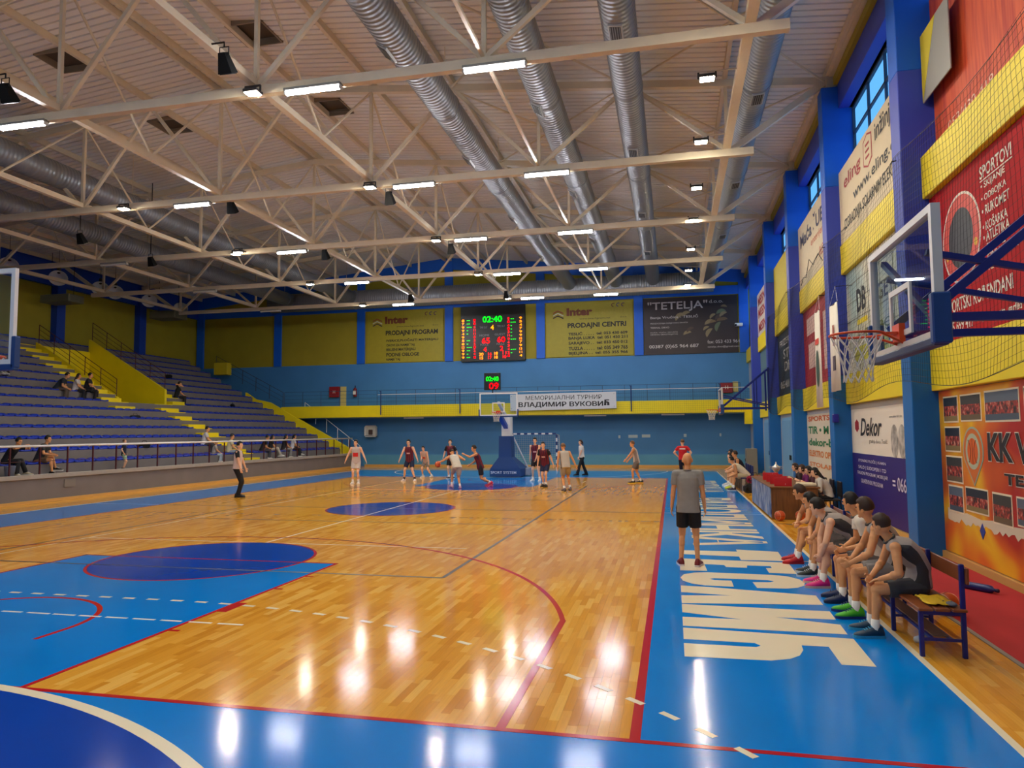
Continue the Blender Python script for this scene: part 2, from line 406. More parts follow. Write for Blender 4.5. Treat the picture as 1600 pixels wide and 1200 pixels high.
for y in (1.75, 2.6, 3.0, 3.85, 4.7): rect_paint('red_key_tick', -5.05, -4.93, y, y + (.4 if y == 2.6 else .05), RED_LN, Z3, -.001)
# volleyball (dark) and tennis (thin white)
for a in ((-3.03, -2.97, 5, 23), (-12.03, -11.97, 5, 23), (-12, -3, 4.97, 5.03), (-12, -3, 22.97, 23.03), (-12, -3, 10.98, 11.03), (-12, -3, 16.98, 17.03), (-15, 0, 13.98, 14.03)):
    rect_paint('dark_volleyball_line', *a, DARK_LN, Z2 + .0004, -.001)
for a in ((-3.4, -3.37, 24.5, 25.885), (-11.63, -11.59, 2.1, 25.9), (-7.52, -7.47, 7.6, 20.4), (-11.6, -3.4, 7.58, 7.62), (-11.6, -3.4, 20.38, 20.42)):
    rect_paint('white_tennis_line', *a, mat('d9c9a8', .35), Z3, -.001)
for i in range(11):
    x = -8.4 + i * .37
    rect_paint('worn_white_baseline_dash', x, x + .26 + .08 * rng.random(), 2.1, 2.14, WHITE_LN, Z3 + .0004, -.001)
rect_paint('white_tennis_tick', 2.2, 2.5, 7.3, 7.33, WHITE_LN, Z3, -.001); rect_paint('white_halfway_line', 0.07, 2.5, 13.97, 14.02, mat('7fb0d8', .3), Z3, -.001); rect_paint('white_halfway_line', -17.5, -15.1, 13.97, 14.02, mat('a9c4e2', .3), Z3, -.001)
# handball 9 m dashed line
pts = goal_arc(9.0, -6, 1, 60); L = [0.0]
for i in range(1, len(pts)): L.append(L[-1] + math.dist(pts[i], pts[i - 1]))
def at_len(l, arr):
    for i in range(1, len(L)):
        if L[i] >= l:
            t = (l - L[i - 1]) / max(L[i] - L[i - 1], 1e-6); return (arr[i - 1][0] + (arr[i][0] - arr[i - 1][0]) * t, arr[i - 1][1] + (arr[i][1] - arr[i - 1][1]) * t)
    return arr[-1]
pin, pou = goal_arc(8.975, -6, 1, 60), goal_arc(9.03, -6, 1, 60)
l = 1.0
while l < L[-1] - 2:
    a, b = l, l + .17
    paint('white_dash', MB().strip([at_len(a, pin), at_len(b, pin)], [at_len(a, pou), at_len(b, pou)], Z1 - .001, Z3 + .0008), CREAM); l += .36
rect_paint('white_touch_line', 2.5, 2.56, -6, 34, CREAM, Z3, -.003); rect_paint('white_touch_line', -17.55, -17.5, -6, 34, WHITE_LN, Z3, -.003)
# floor lettering in the blue side zone (reads from the stands)
for wd, ya, yb, bo_ in (('РАДОЛИНКА', 18.5, 8.7, .034), ('ДВОРАНА', 26.8, 20.6, .015)):
    text(wd, floor, FR_FLOOR, (0.39, ya, 0.0), w=ya - yb, h=1.66, m=CREAM, bold=bo_, depth=Z3, spacing=.93, name='floor_lettering')
# red runner along the right wall
rm = MB().bbox(3.36, 4.66, -4.0, 8.05, 0.0005, 0.012, .004); tag(rm.build('floor_runner', mat('b01822', .75, noise=.06, nscale=2)), 'long red floor runner with grey edge beside the right wall', 'runner')
ro = bpy.data.objects['floor_runner']; MB().box(3.31, 3.36, -4, 8.05, 0.0005, 0.01).build('edge_strip', mat('8a8178', .6), ro)

# ================================================================== right wall
PY = [2.1 + 6.1 * k for k in range(-1, 6)]            # near faces of the pilasters
wr = struct('wall_right', MB().box(4.75, 5.14, YN, YF, -0.3, 6.83), mat('a9b4c4', .7), 'right long wall of the hall with blue pilasters and yellow bands')
MB().box(5.05, 5.14, YN, YF, 6.83, 8.3).build('upper_wall', PIL_UP, wr)
MB().box(4.98, 5.14, YN, YF, 10.45, 11.9).build('head_wall', YEL_W, wr)
for k, y in enumerate(PY):
    MB().bbox(4.32, 5.06, y, y + .5, 0, 3.5, .012).build('pilaster', PIL_LOW, wr)
    MB().bbox(4.32, 5.06, y, y + .5, 3.5, 8.4, .012).build('pilaster', PIL_UP, wr)
    MB().bbox(4.32, 5.06, y, y + .5, 8.4, 11.05, .012).build('pilaster', PIL, wr)
    ya, yb = y + .5, (PY[k + 1] if k + 1 < len(PY) else YF)
    for z in (2.76, 6.07): MB().bbox(4.63, 5.06, ya, yb, z, z + .74, .01).build('yellow_band', YEL, wr)
    MB().bbox(4.72, 5.1, ya, yb, 10.45, 11.1, .01).build('lintel', PIL_UP, wr)
    MB().box(4.62, 4.9, ya, yb, 11.1, 11.3).build('eaves_beam', YEL_W, wr)
    MB().box(4.68, 4.75, ya, yb, 0, .11).build('skirting', mat('c9a05a', .5), wr)
wn = 1
for k, y in enumerate(PY[:-1]):
    ya, yb = y + .5, PY[k + 1]; b = MB(); x = 5.05
    for z in (8.3, 10.39): b.box(x, x + .07, ya, yb, z, z + .06)
    for z in (9.72,): b.box(x, x + .06, ya, yb, z, z + .05)
    wo = struct('window_%d' % wn, b, mat('3b4a5c', .5), 'high band window with dark metal bars above the right wall banners'); wn += 1
    n = 4
    for i in range(n + 1):
        yy = ya + (yb - ya - .05) * i / n; MB().box(x, x + .06, yy, yy + .05, 8.36, 10.39).build('mullion', mat('3b4a5c', .5), wo)
    for i in range(n):
        y0 = ya + .05 + (yb - ya - .05) * i / n; y1 = ya + (yb - ya - .05) * (i + 1) / n
        for z0, z1 in ((8.36, 9.72), (9.77, 10.39)): MB().box(x + .025, x + .03, y0, y1, z0, z1).build('pane', glass('d8f0ff', .06), wo)
# ================================================================== far wall
wf = struct('wall_back', MB().box(XL - .3, XR + .4, YF, YF + .4, -.3, 6.72), WALL_B, 'far end wall, light blue below with yellow panels between blue piers')
def zroof(x): return 13.45 - 0.1 * abs(x + 13.7)
poly = [(XL - .3, 6.72), (XR + .4, 6.72), (XR + .4, zroof(XR + .4) + .1), (-13.7, 13.6), (XL - .3, zroof(XL - .3) + .1)]
g = MB(); n5 = len(poly)
g.add([(x, YF, z) for x, z in poly] + [(x, YF + .4, z) for x, z in poly], [tuple(range(n5)), tuple(reversed(range(n5, 2 * n5)))] + [((i + 1) % n5, i, n5 + i, n5 + (i + 1) % n5) for i in range(n5)])
g.build('gable', YEL_W, wf)
FX = [4.55, -1.55, -7.6, -13.6, -19.7, -25.8, -31.8]
for x in FX: MB().bbox(x - .27, x + .27, YF - .12, YF + .1, 6.72, zroof(x) - .02, .01).build('pier', PIL, wf)
MB().box(XL, XR, YF - .1, YF + .1, 10.2, 10.72).build('ring_beam', PIL, wf)
for s0, s1 in ((-32.2, -13.7), (-13.7, 4.75)):
    b = MB(); z0, z1 = zroof(s0), zroof(s1)
    b.add([(s0, YF - .11, z0 - .75), (s1, YF - .11, z1 - .75), (s1, YF - .11, z1 + .05), (s0, YF - .11, z0 + .05), (s0, YF, z0 - .75), (s1, YF, z1 - .75), (s1, YF, z1 + .05), (s0, YF, z0 + .05)],
          [(0, 1, 2, 3), (7, 6, 5, 4), (0, 4, 5, 1), (2, 6, 7, 3)]); b.build('gable_band', PIL, wf)
MB().box(-19.4, 4.75, YF - .05, YF, 0, .12).build('skirting', mat('c9a05a', .5), wf)
MB().box(-19.5, 4.7, YF - .03, YF, .12, .75).build('dado', mat('4f93b8', .6, noise=.06, nscale=.8), wf)
# ================================================================== left wall, near wall
wl = struct('wall_left', MB().box(XL - .3, XL, YN, YF, -.3, 11.7), mat('a09420', .7, noise=.06, nscale=1.2), 'left long wall above the stands with dull yellow panels')
for k in range(-2, 7):
    y = 2.1 + 6.1 * k
    if y < YN: continue
    MB().bbox(XL - .02, XL + .4, y, y + .55, 4, 11.2, .01).build('pilaster', mat('0b3fa8', .6), wl)
MB().box(XL - .02, XL + .2, YN, YF, 10.2, 11.6).build('ring_beam', mat('0b3fa8', .6), wl)
wn_ = struct('wall_front', MB().box(XL - .3, XR + .4, YN - .3, YN, -.3, 13.6), mat('7fa3bd', .7), 'near end wall of the hall behind the viewer')
# ================================================================== roof deck (trapezoid sheets) with hatches
HATCH = [(-16.8, 11.7), (-10.6, 11.7), (-16.8, 16.25), (-10.6, 16.25)]
DECK = mat('e8e4dc', .45, noise=.03, nscale=.6)
PER, DEP = .25, .065
def deck(x0, x1):
    b = MB(); xs = sorted([x0, x1] + [h[0] + d for h in HATCH for d in (-.55, .55) if x0 < h[0] < x1])
    xs = sorted(set(xs)); nr = int((YF - YN) / PER)
    for a, c in zip(xs[:-1], xs[1:]):
        for i in range(nr):
            y = YN + i * PER
            if any(abs((a + c) / 2 - h[0]) < .5 and abs(y + PER / 2 - h[1]) < .5 for h in HATCH): continue
            pr = [(y, 0), (y + .185, 0), (y + .195, DEP), (y + .24, DEP), (y + .25, 0)]
            vs = []
            for (yy, dz) in pr: vs += [(a, yy, zroof(a) + dz), (c, yy, zroof(c) + dz)]
            b.add(vs, [(2 * j + 1, 2 * j, 2 * j + 2, 2 * j + 3) for j in range(4)])
    return b
ceil = struct('ceiling', deck(XL, -13.7), DECK, 'pitched roof of cream trapezoidal metal sheets on steel purlins')
deck(-13.7, XR + .3).build('roof_sheeting', DECK, ceil)
MB().add([(XL - .3, YN, zroof(XL) + .2), (-13.7, YN, 13.75), (-13.7, YF + .4, 13.75), (XL - .3, YF + .4, zroof(XL) + .2)], [(0, 1, 2, 3)]).build('roof_cover', mat('5a5550', .8), ceil)
MB().add([(-13.7, YN, 13.75), (XR + .4, YN, zroof(XR) + .2), (XR + .4, YF + .4, zroof(XR) + .2), (-13.7, YF + .4, 13.75)], [(0, 1, 2, 3)]).build('roof_cover', mat('5a5550', .8), ceil)
for i, (hx, hy) in enumerate(HATCH):
    z = zroof(hx); b = MB()
    for (x0, x1, y0, y1) in ((-.55, -.51, -.55, .55), (.51, .55, -.55, .55), (-.55, .55, -.55, -.51), (-.55, .55, .51, .55)): b.box(hx + x0, hx + x1, hy + y0, hy + y1, z - .1, z + .2)
    MBo = b.build('roof_hatch', mat('8a7a64', .6)); tag(MBo, ('square roof vent shaft, %s of the ridge in the %s pair' % (('left' if hx < -13.7 else 'right'), ('nearer' if hy < 14 else 'farther'))), 'roof vent', 'roof vents')
    MB().box(hx - .51, hx + .51, hy - .51, hy + .51, z + .1, z + .14).build('vent_lid', mat('4d4438', .8), MBo)
# purlins
NODE = 5.18
for i in range(-7, 8):
    x = -13.6 + i * NODE / 2
    if not XL + .2 < x < XR: continue
    if i == 0: xs2 = (-13.85, -13.45)
    else: xs2 = (x,)
    for xx in xs2: MB().box(xx - .055, xx + .055, YN, YF, zroof(xx) - .2, zroof(xx) - .003).build('purlin', STEEL, ceil)
MB().box(4.55, 4.67, YN, YF, zroof(4.6) - .22, zroof(4.6) - .02).build('purlin', STEEL, ceil)
# long ties at bottom chord level
for x, w in ((1.93, .2), (-3.25, .07), (-8.43, .16), (-13.6, .16), (-18.78, .16), (-23.96, .16), (-29.1, .16)):
    MB().box(x - w / 2, x + w / 2, -9.9, 32.9, 9.72, 9.72 + min(w, .16)).build('tie_beam', STEEL, ceil)
# ================================================================== trusses
ORD = ['out of the picture above the camera', 'nearest in the picture', 'second from the front', 'third from the front', 'fourth from the front', 'farthest, just before the end wall']
TY = [2.35 + 6.1 * k for k in range(6)]
def truss(y, lab):
    t = thing('roof_truss', 'cream painted steel roof truss, ' + lab, 'truss', (-13.6, y, 9.5), 0, 'roof trusses')
    def part(n, p, q, w, h): MB().beam(Vector(p) - Vector((-13.6, y, 9.5)), Vector(q) - Vector((-13.6, y, 9.5)), w, h).build(n, STEEL, t)
    part('bottom_chord', (2.62, y, 9.62), (-29.85, y, 9.62), .16, .2)
    zt = lambda x: zroof(x) - .32
    part('top_chord', (4.72, y, zt(4.72)), (-13.6, y, zt(-13.6)), .16, .2); part('top_chord', (-31.9, y, zt(-31.9)), (-13.6, y, zt(-13.6)), .16, .2)
    bn = [-13.6 + NODE * i for i in range(-3, 4)]
    for x in bn: part('vertical', (x, y, 9.7), (x, y, zt(x)), .09, .09)
    tn = [-13.6 + NODE * (i + .5) for i in range(-3, 3)]
    for i, x in enumerate(tn):
        part('diagonal', (bn[i], y, 9.7), (x, y, zt(x)), .1, .1); part('diagonal', (bn[i + 1], y, 9.7), (x, y, zt(x)), .1, .1)
    part('end_diagonal', (bn[-1] + .1, y, 9.68), (4.55, y, 11.35), .14, .16); part('end_diagonal', (bn[0] - .1, y, 9.68), (-31.75, y, 11.35), .14, .16)
    part('bearing', (4.6, y, 11.0), (4.6, y, 11.5), .2, .25)
for y, lb in zip(TY, ORD): truss(y, lb)
truss(-3.75, 'out of the picture behind the camera')
# cross bracing between trusses (roof plane and vertical sway frames)
for k in range(5):
    ya, yb = TY[k], TY[k + 1]
    for x0, x1 in ((4.5, -.7), (-.7, -5.9), (-21.3, -26.5), (-26.5, -31.5)):
        b = MB(); b.tube([(x0, ya, zroof(x0) - .3), (x1, yb, zroof(x1) - .3)], .03, 6); b.build('brace', STEEL, ceil)
        b = MB(); b.tube([(x1, ya, zroof(x1) - .34), (x0, yb, zroof(x0) - .34)], .03, 6); b.build('brace', STEEL, ceil)
    for x in (-8.43, -13.6, -18.78):
        ym = (ya + yb) / 2
        MB().tube([(x, ya, zroof(x) - .4), (x, ym, 9.85)], .035, 6).build('brace', STEEL, ceil); MB().tube([(x, ym, 9.85), (x, yb, zroof(x) - .4)], .035, 6).build('brace', STEEL, ceil)
# ================================================================== grandstand
SX, SZ0, PITCH, RISE, NROW = -20.35, 1.18, .79, .42, 15     # row 0 nosing, tier top, run, rise
YE = 36.9
tiers = MB()
def tier_block(y0, y1, cut=None):
    prof = [(-19.5, 0), (-19.5, .88), (-19.72, .88), (-19.72, .84), (SX, .84)]
    for k in range(NROW):
        x = SX - PITCH * k; zz = SZ0 + RISE * k
        if cut and cut[0] < k < cut[1]: continue
        prof += [(x, zz), (x - PITCH, zz)] if not (cut and k == cut[0]) else [(x, zz), (SX - PITCH * cut[1], zz)]
    prof += [(XL, SZ0 + RISE * (NROW - 1)), (XL, 0)]
    n = len(prof)
    tiers.add([(x, y0, z) for x, z in prof] + [(x, y1, z) for x, z in prof], [tuple(range(n)), tuple(reversed(range(n, 2 * n)))] + [(i, n + i, n + (i + 1) % n, (i + 1) % n) for i in range(n)])
tier_block(2.0, 24.16); tier_block(24.16, 27.52, (6, 13)); tier_block(27.52, YE)
stand = tiers.build('grandstand', GREY)
tag(stand, 'stepped grey concrete grandstand along the left side of the hall', 'grandstand')
MB().bbox(-19.62, -19.44, 2, YE, .76, .9, .01).build('coping', mat('a09a92', .7, noise=.05), stand)
MB().box(-19.505, -19.44, 2, YE, 0, .09).build('skirting', mat('c9a05a', .5), stand)
MB().box(-19.5, -19.47, 14.9, 15.35, .42, .68).build('access_panel', mat('7c7771', .7), stand)
# yellow aisle steps
def steps(yc, w, k0, k1, name='aisle_step'):
    for k in range(k0, k1):
        x = SX - PITCH * k; z = SZ0 + RISE * k
        MB().bbox(x - .02, x + .39, yc - w / 2, yc + w / 2, z - RISE + .005, z - RISE / 2, .01).build(name, YEL, stand)
        MB().bbox(x - PITCH + .37, x + .005, yc - w / 2, yc + w / 2, z - .02, z + .012, .005).build(name, YEL, stand)
steps(26.55, 1.3, 0, 7); steps(23.5, 1.25, 6, 14); steps(28.2, .95, 7, 9)
# vomitory (yellow walled gangway through the upper rows) with rails
vx0, vx1 = SX - PITCH * 7 + .1, SX - PITCH * 13
for yy, hw_ in ((24.15, .16), (27.45, .72)):
    z0a, z1a = SZ0 + RISE * 6, SZ0 + RISE * 13
    b = MB(); p = [(vx0, z0a - .1), (vx0, z0a + hw_ + .1), (vx1, z1a + hw_), (vx1, z0a - .1)]
    b.add([(x, yy, z) for x, z in p] + [(x, yy + .16, z) for x, z in p], [(0, 1, 2, 3), (7, 6, 5, 4), (0, 4, 5, 1), (1, 5, 6, 2), (2, 6, 7, 3), (3, 7, 4, 0)])
    b.build('gangway_wall', YEL, stand)
MB().box(vx1, vx1 + .1, 24.3, 27.5, SZ0 + RISE * 6, SZ0 + RISE * 13 + .02).build('gangway_end_wall', YEL, stand)
def rail(name, pts, h, label, col, nbars=3, group=None, post=1.05, rr=.018):
    t = thing(name, label, 'railing', pts[0], 0, group); o = Vector(pts[0])
    P = [Vector(p) - o for p in pts]
    for a, b in zip(P[:-1], P[1:]):
        Ln = (b - a).length; m_ = max(1, round(Ln / post))
        for i in range(m_ + 1):
            q = a.lerp(b, i / m_); MB().tube([q, q + Vector((0, 0, h))], rr, 6).build('post', col, t)
        for j in range(nbars): 
            dz = Vector((0, 0, h * (j + 1) / nbars)); MB().tube([a + dz, b + dz], rr * (.9 if j == nbars - 1 else .55), 6).build('bar', col, t)
    return t
DARKRED = mat('4a1218', .45)
for yy, lb in ((24.23, 'dark railing on the nearer wall of the yellow gangway in the stands'), (27.58, 'dark railing on the farther wall of the yellow gangway in the stands')):
    rail('gangway_railing', [(vx0 - .1, yy, SZ0 + RISE * 6 + (.2 if yy < 25 else .75)), (vx1 + .1, yy, SZ0 + RISE * 13 + (.1 if yy < 25 else .7))], .95, lb, DARKRED, 4)
# front railing of the stand: dark red posts and a white handrail
fr_ = thing('stand_railing', 'front railing of the grandstand, dark red posts with long white handrail', 'railing', (-19.56, 8, .9))
for i in range(27):
    y = 8.63 + 1.075 * i
    if y > YE: break
    MB().bbox(-.022, .022, y - 8 - .022, y - 8 + .022, 0, .87, .004).build('post', DARKRED, fr_)
MB().tube([(0, .3, .9), (0, YE - 8, .93)], .036, 8).build('handrail', WHITE, fr_, True)
MB().tube([(0, .3, .42), (0, YE - 8, .42)], .008, 5).build('wire', DARKRED, fr_)
# seats
SB = mat('1236b8', .35, spec=.5, noise=.05)
b = MB(); nu = 6
prof_s = [(.0, .05), (.03, .07), (.14, .06), (.26, .058), (.33, .08), (.37, .11), (.4, .135)]      # depth, height
rowsv = []
for j, (d, h) in enumerate(prof_s):
    for i in range(nu + 1):
        u = -1 + 2 * i / nu; dip = .02 * (1 - u * u) if 0 < j < 5 else 0
        rise = .012 * u * u + (-.04 * abs(u) ** 3 if j >= 5 else 0)
        b.v.append((-d, u * .222, h - dip + rise))
nv = len(prof_s)
for j in range(nv - 1):
    for i in range(nu):
        a = j * (nu + 1) + i; b.f.append((a, a + 1, a + nu + 2, a + nu + 1))
for j in range(nv):                                     # underside
    for i in range(nu + 1): x, y, z = b.v[j * (nu + 1) + i]; b.v.append((x + .004, y * .97, z - .05 if j < 5 else z - .03))
o2 = nv * (nu + 1)
for j in range(nv - 1):
    for i in range(nu):
        a = o2 + j * (nu + 1) + i; b.f.append((a + nu + 1, a + nu + 2, a + 1, a))
edge = [i for i in range(nu + 1)] + [j * (nu + 1) + nu for j in range(1, nv)] + [(nv - 1) * (nu + 1) + i for i in range(nu - 1, -1, -1)] + [j * (nu + 1) for j in range(nv - 2, 0, -1)]
for i in range(len(edge)):
    a, c = edge[i], edge[(i + 1) % len(edge)]; b.f.append((c, a, a + o2, c + o2))
seat_me = b.mesh('seat_shell'); seat_v, seat_f = list(b.v), list(b.f)
spots = []
for k in range(NROW):
    y = 12.6
    while y < YE - .3:
        if not ((k < 7 and 25.7 < y < 27.4) or (6 <= k < 14 and 22.7 < y < 28.9)): spots.append((SX - PITCH * k - .02, y, SZ0 + RISE * k, k))
        y += .48
spots.sort(key=lambda s: (s[0] - .34) ** 2 + (s[1] + 5.1) ** 2)
for i, s in enumerate(spots[:300]):
    so = obj('stadium_seat', seat_me, SB, None, True, s[:3])
    tag(so, 'blue plastic bucket seat among the nearer seats of the left grandstand', 'seat', 'blue seats on the grandstand')
b = MB()
for s in spots[300:]: b.add([(v[0] + s[0], v[1] + s[1], v[2] + s[2]) for v in seat_v], seat_f)
so = b.build('stadium_seats', SB, None, True); tag(so, 'blue plastic seats in the farther and upper rows of the grandstand', 'seats', 'blue seats on the grandstand', 'stuff')
# yellow stepped stringer, stair and landing at the far end of the stand
b = MB(); p = [(-19.3, .0), (-19.3, .55)]
for k in range(8):
    x = SX - PITCH * k + .45; p += [(x, SZ0 + RISE * k + .12 - .25), (x - .4, SZ0 + RISE * k + .12)] if False else [(x, SZ0 + RISE * k + .1)]
p += [(-26.5, 4.45), (-27.2, 4.9), (-27.2, 0)]
n = len(p); b.add([(x, YE, z) for x, z in p] + [(x, YE + .22, z) for x, z in p], [tuple(range(n)), tuple(reversed(range(n, 2 * n)))] + [(i, n + i, n + (i + 1) % n, (i + 1) % n) for i in range(n)])
st = b.build('stair_wall', YEL); tag(st, 'yellow sloping stair wall closing the far end of the grandstand', 'stair wall')
for k in range(17):
    MB().box(-24.6 + .3 * k - .3, -24.6 + .3 * k, YE + .25, YF - .05, max(0, 3.65 - .21 * k - .3), 3.65 - .21 * k).build('stair_step', mat('77736e', .7), st)
rail('stair_railing', [(-19.3, YE + .6, .5), (-23.2, YE + .6, 3.35)], .85, 'white handrail climbing the stairs at the far end of the stand', WHITE, 1)
rail('landing_railing', [(-24.5, YE + .1, 3.95), (-29.5, YE + .1, 6.5)], .9, 'dark railing rising beside the top rows at the far end of the stand', mat('2a3038', .5), 3)
tag(MB().bbox(-29.4, -28.4, YE - .3, YE + .2, 6.1, 6.9, .02).build('landing_block', mat('c9b41a', .6)), 'yellow parapet block at the top far corner of the stand', 'parapet')
# ================================================================== gallery along the far wall
gal = MB().bbox(-24.6, 4.72, 36.95, 38.5, 3.16, 3.9, .012).build('gallery', YEL); tag(gal, 'yellow gallery balcony across the far end wall', 'balcony')
MB().box(-24.5, 4.7, 37.1, 38.45, 3.12, 3.16).build('soffit', mat('6f93ad', .7), gal)
MB().box(4.3, 4.72, 36.8, 37.3, 2.5, 3.2).build('bracket', YEL, gal)
for x in (-16.2, -4.8, -.3): MB().box(x, x + 1.3, 37.2, 37.32, 3.05, 3.12).build('soffit_lamp', mat('d8d8d0', .5), gal)
rail('gallery_railing', [(-24.4, 37.02, 3.9), (4.1, 37.02, 3.9)], .95, 'thin dark blue railing along the yellow gallery', mat('28466a', .45), 4, None, 1.3, .016)
netp = thing('ball_stop_net', 'white topped ball stop net strung on dark blue posts before the gallery', 'net', (-17.6, 36.85, 3.3))
for x in (0, 5.2, 15.6, 20.6): MB().tube([(x, 0, 0), (x, 0, 1.5)], .035, 8).build('post', mat('14306e', .4), netp); MB().tube([(x, 0, 1.45), (x - .1, 0, 1.5)], .02, 6).build('hook', mat('14306e', .4), netp)
MB().tube([(-.2, 0, 1.27), (22.2, 0, 1.27)], .016, 6).build('top_cord', WHITE, netp)
b = MB()
for i in range(186): x = i * .12; b.beam((x, .02, -.1), (x, .02, 1.27), .004, .004)
for j in range(11): b.beam((0, .02, -.1 + .125 * j), (22.2, .02, -.1 + .125 * j), .004, .004)
b.build('mesh', mat('222a30', .7), netp)
# ================================================================== ducts
GALV = bpy.data.materials.new('galvanised_spiral_duct'); GALV.use_nodes = True
nt = GALV.node_tree; pb = nt.nodes['Principled BSDF']; pb.inputs['Base Color'].default_value = lin('8e9296'); pb.inputs['Metallic'].default_value = .55; pb.inputs['Roughness'].default_value = .42
tc = nt.nodes.new('ShaderNodeTexCoord'); wv = nt.nodes.new('ShaderNodeTexWave'); wv.bands_direction = 'Z'; wv.inputs['Scale'].default_value = 2.2
bp = nt.nodes.new('ShaderNodeBump'); bp.inputs['Strength'].default_value = .5; bp.inputs['Distance'].default_value = .03
nt.links.new(tc.outputs['Object'], wv.inputs['Vector']); nt.links.new(wv.outputs['Fac'], bp.inputs['Height']); nt.links.new(bp.outputs[0], pb.inputs['Normal'])
def duct(x, y0, y1, z, r, grilles, label, gl_ang=205):
    L_ = y1 - y0
    t = thing('air_duct', label, 'duct', (x, y0, z), 0, 'galvanised round ducts under the roof')
    d = MB().tube([(0, 0, L_ * i / 8) for i in range(9)], r, 28).build('pipe', GALV, t, True); d.rotation_euler = (R(-90), 0, 0)
    for yy in [2.5 + 6.1 * i for i in range(int(L_ / 6.1) + 1)]:
        if yy < L_: MB().tube([(r * math.cos(R(a)) * 1.02, yy, r * math.sin(R(a)) * 1.02) for a in range(0, 360, 15)], .012, 5, True).build('joint_ring', mat('9a9ea2', .4, .6), t)
        if yy < L_: MB().tube([(0, yy, r), (0, yy, zroof(x) - z)], .012, 5).build('hanger', STEEL, t)
    for gy in grilles:
        a = R(gl_ang); c = Vector((math.cos(a) * r, gy - y0, math.sin(a) * r)); nrm = Vector((math.cos(a), 0, math.sin(a))); tx = Vector((-math.sin(a), 0, math.cos(a)))
        g_ = MB().beam(c - Vector((0, .3, 0)) - nrm * .02, c + Vector((0, .3, 0)) - nrm * .02, .3, .1, nrm).build('grille', mat('b9bcbc', .4, .4), t)
        MB().beam(c - Vector((0, .26, 0)) + nrm * .025, c + Vector((0, .26, 0)) + nrm * .025, .24, .02, nrm).build('opening', BLACK, g_)
        for i in range(5): q = c + tx * (-.1 + .05 * i) + nrm * .04; MB().beam(q - Vector((0, .26, 0)), q + Vector((0, .26, 0)), .012, .012, nrm).build('louvre', mat('8a8d8e', .4, .4), g_)
    return t
duct(-5.5, -8, 36.6, 10.95, .4, (9.3, 15.9, 22.2, 28.4), 'silver spiral air duct, leftmost of the four right of the ridge', 235)
duct(-2.75, -8, 36.6, 10.95, .4, (12.8, 19.6, 26), 'silver spiral air duct, second left of the four over the court', 240)
duct(-.6, -8, 36.6, 10.95, .38, (9.6, 16.3, 22.7, 28.8), 'silver spiral air duct running straight up the picture, third of four', 262)
duct(2.55, -8, 36.6, 10.75, .36, (13.1, 19.5, 23.3, 26), 'silver spiral air duct beside the right wall', 275)
duct(-19.6, 3, 36.6, 10.85, .42, (), 'dim spiral air duct over the front rows of the stands')
duct(-23.9, 3, 36.6, 10.85, .42, (), 'dim spiral air duct over the upper rows of the stands')
t = thing('cross_duct', 'large silver collector duct running across the far end wall', 'duct', (-25.5, 37.1, 10.75))
d = MB().tube([(0, 0, 28.3 * i / 8) for i in range(9)], .6, 30).build('pipe', GALV, t, True); d.rotation_euler = (0, R(90), 0)
for x in (6, 12, 18, 24): MB().tube([(x, .62 * math.cos(R(a)), .62 * math.sin(R(a))) for a in range(0, 360, 15)], .015, 5, True).build('joint_ring', mat('9a9ea2', .4, .6), t)
# ================================================================== lamps
TUBE_M, FLOOD_M = emit('f4f7ff', LAMP_TUBE), emit('fff2d8', LAMP_FLOOD)
OFF_M = mat('d9d4c8', .3)
def batten(x, y, lab, lit=True):
    t = thing('fluorescent_batten', lab, 'lamp', (x, y, 9.5), 0, 'fluorescent battens under the trusses')
    MB().bbox(-.66, .66, -.09, .09, -.02, .04, .01).build('housing', mat('8c8a84', .5), t)
    MB().cap((-.6, 0, -.05), (.6, 0, -.05), .05, .05, 12).build('tube', TUBE_M if lit else OFF_M, t, True)
    for s in (-1, 1): MB().bbox(s * .64 - .02, s * .64 + .02, -.06, .06, -.1, .02, .006).build('end_cap', mat('b8b8b4', .5), t)
    for s in (-1, 1): MB().tube([(s * .4, 0, .03), (s * .4, 0, .1)], .012, 5).build('hanger', STEEL, t)
def flood(x, y, lab, z=9.62):
    t = thing('led_floodlight', lab, 'lamp', (x, y, z), 0, 'lit LED floodlights under the roof')
    MB().bbox(-.17, .17, -.13, .13, -.02, .05, .01).build('housing', mat('3a3a3a', .5), t)
    MB().bbox(-.14, .14, -.1, .1, -.035, -.015, .004).build('lens', FLOOD_M, t)
    for s in (-1, 1): MB().beam((s * .18, 0, 0), (s * .18, 0, .14), .02, .04).build('bracket', mat('3a3a3a', .5), t)
    if z > 9.6: MB().beam((.0, 0, .14), (.63, 0, .14), .022, .022).build('arm', STEEL, t)
    else: MB().beam((.0, 0, .14), (0, .27 if y != TY[3] - .6 else .6, .14), .04, .04).build('arm', mat('3a3a3a', .5), t); MB().beam((-.19, 0, .14), (.19, 0, .14), .04, .03).build('yoke', mat('3a3a3a', .5), t)
NM = {0: 'truss above the camera', -1: 'truss behind the camera', 1: 'nearest truss', 2: 'second truss', 3: 'third truss', 4: 'fourth truss', 5: 'farthest truss'}
for k in range(1, 6):
    for x, w in ((-14.5, 'left'), (-7.0, 'middle'), (-3.0, 'right')): batten(x, TY[k] - .1, 'lit fluorescent batten under the %s, %s one of three' % (NM[k], w))
for k in (0, -1):  # unseen lamps continuing the rows past the frame, added to brighten the near floor
    for x, w in ((-14.5, 'left'), (-7.0, 'middle'), (-3.0, 'right')): batten(x, 2.35 + 6.1 * k - .1, 'lit fluorescent batten under the %s, %s one of three' % (NM[k], w))
    flood(-8.34, 2.35 + 6.1 * k - .25, 'lit floodlight at the middle long tie, under the %s' % NM[k], 9.48)
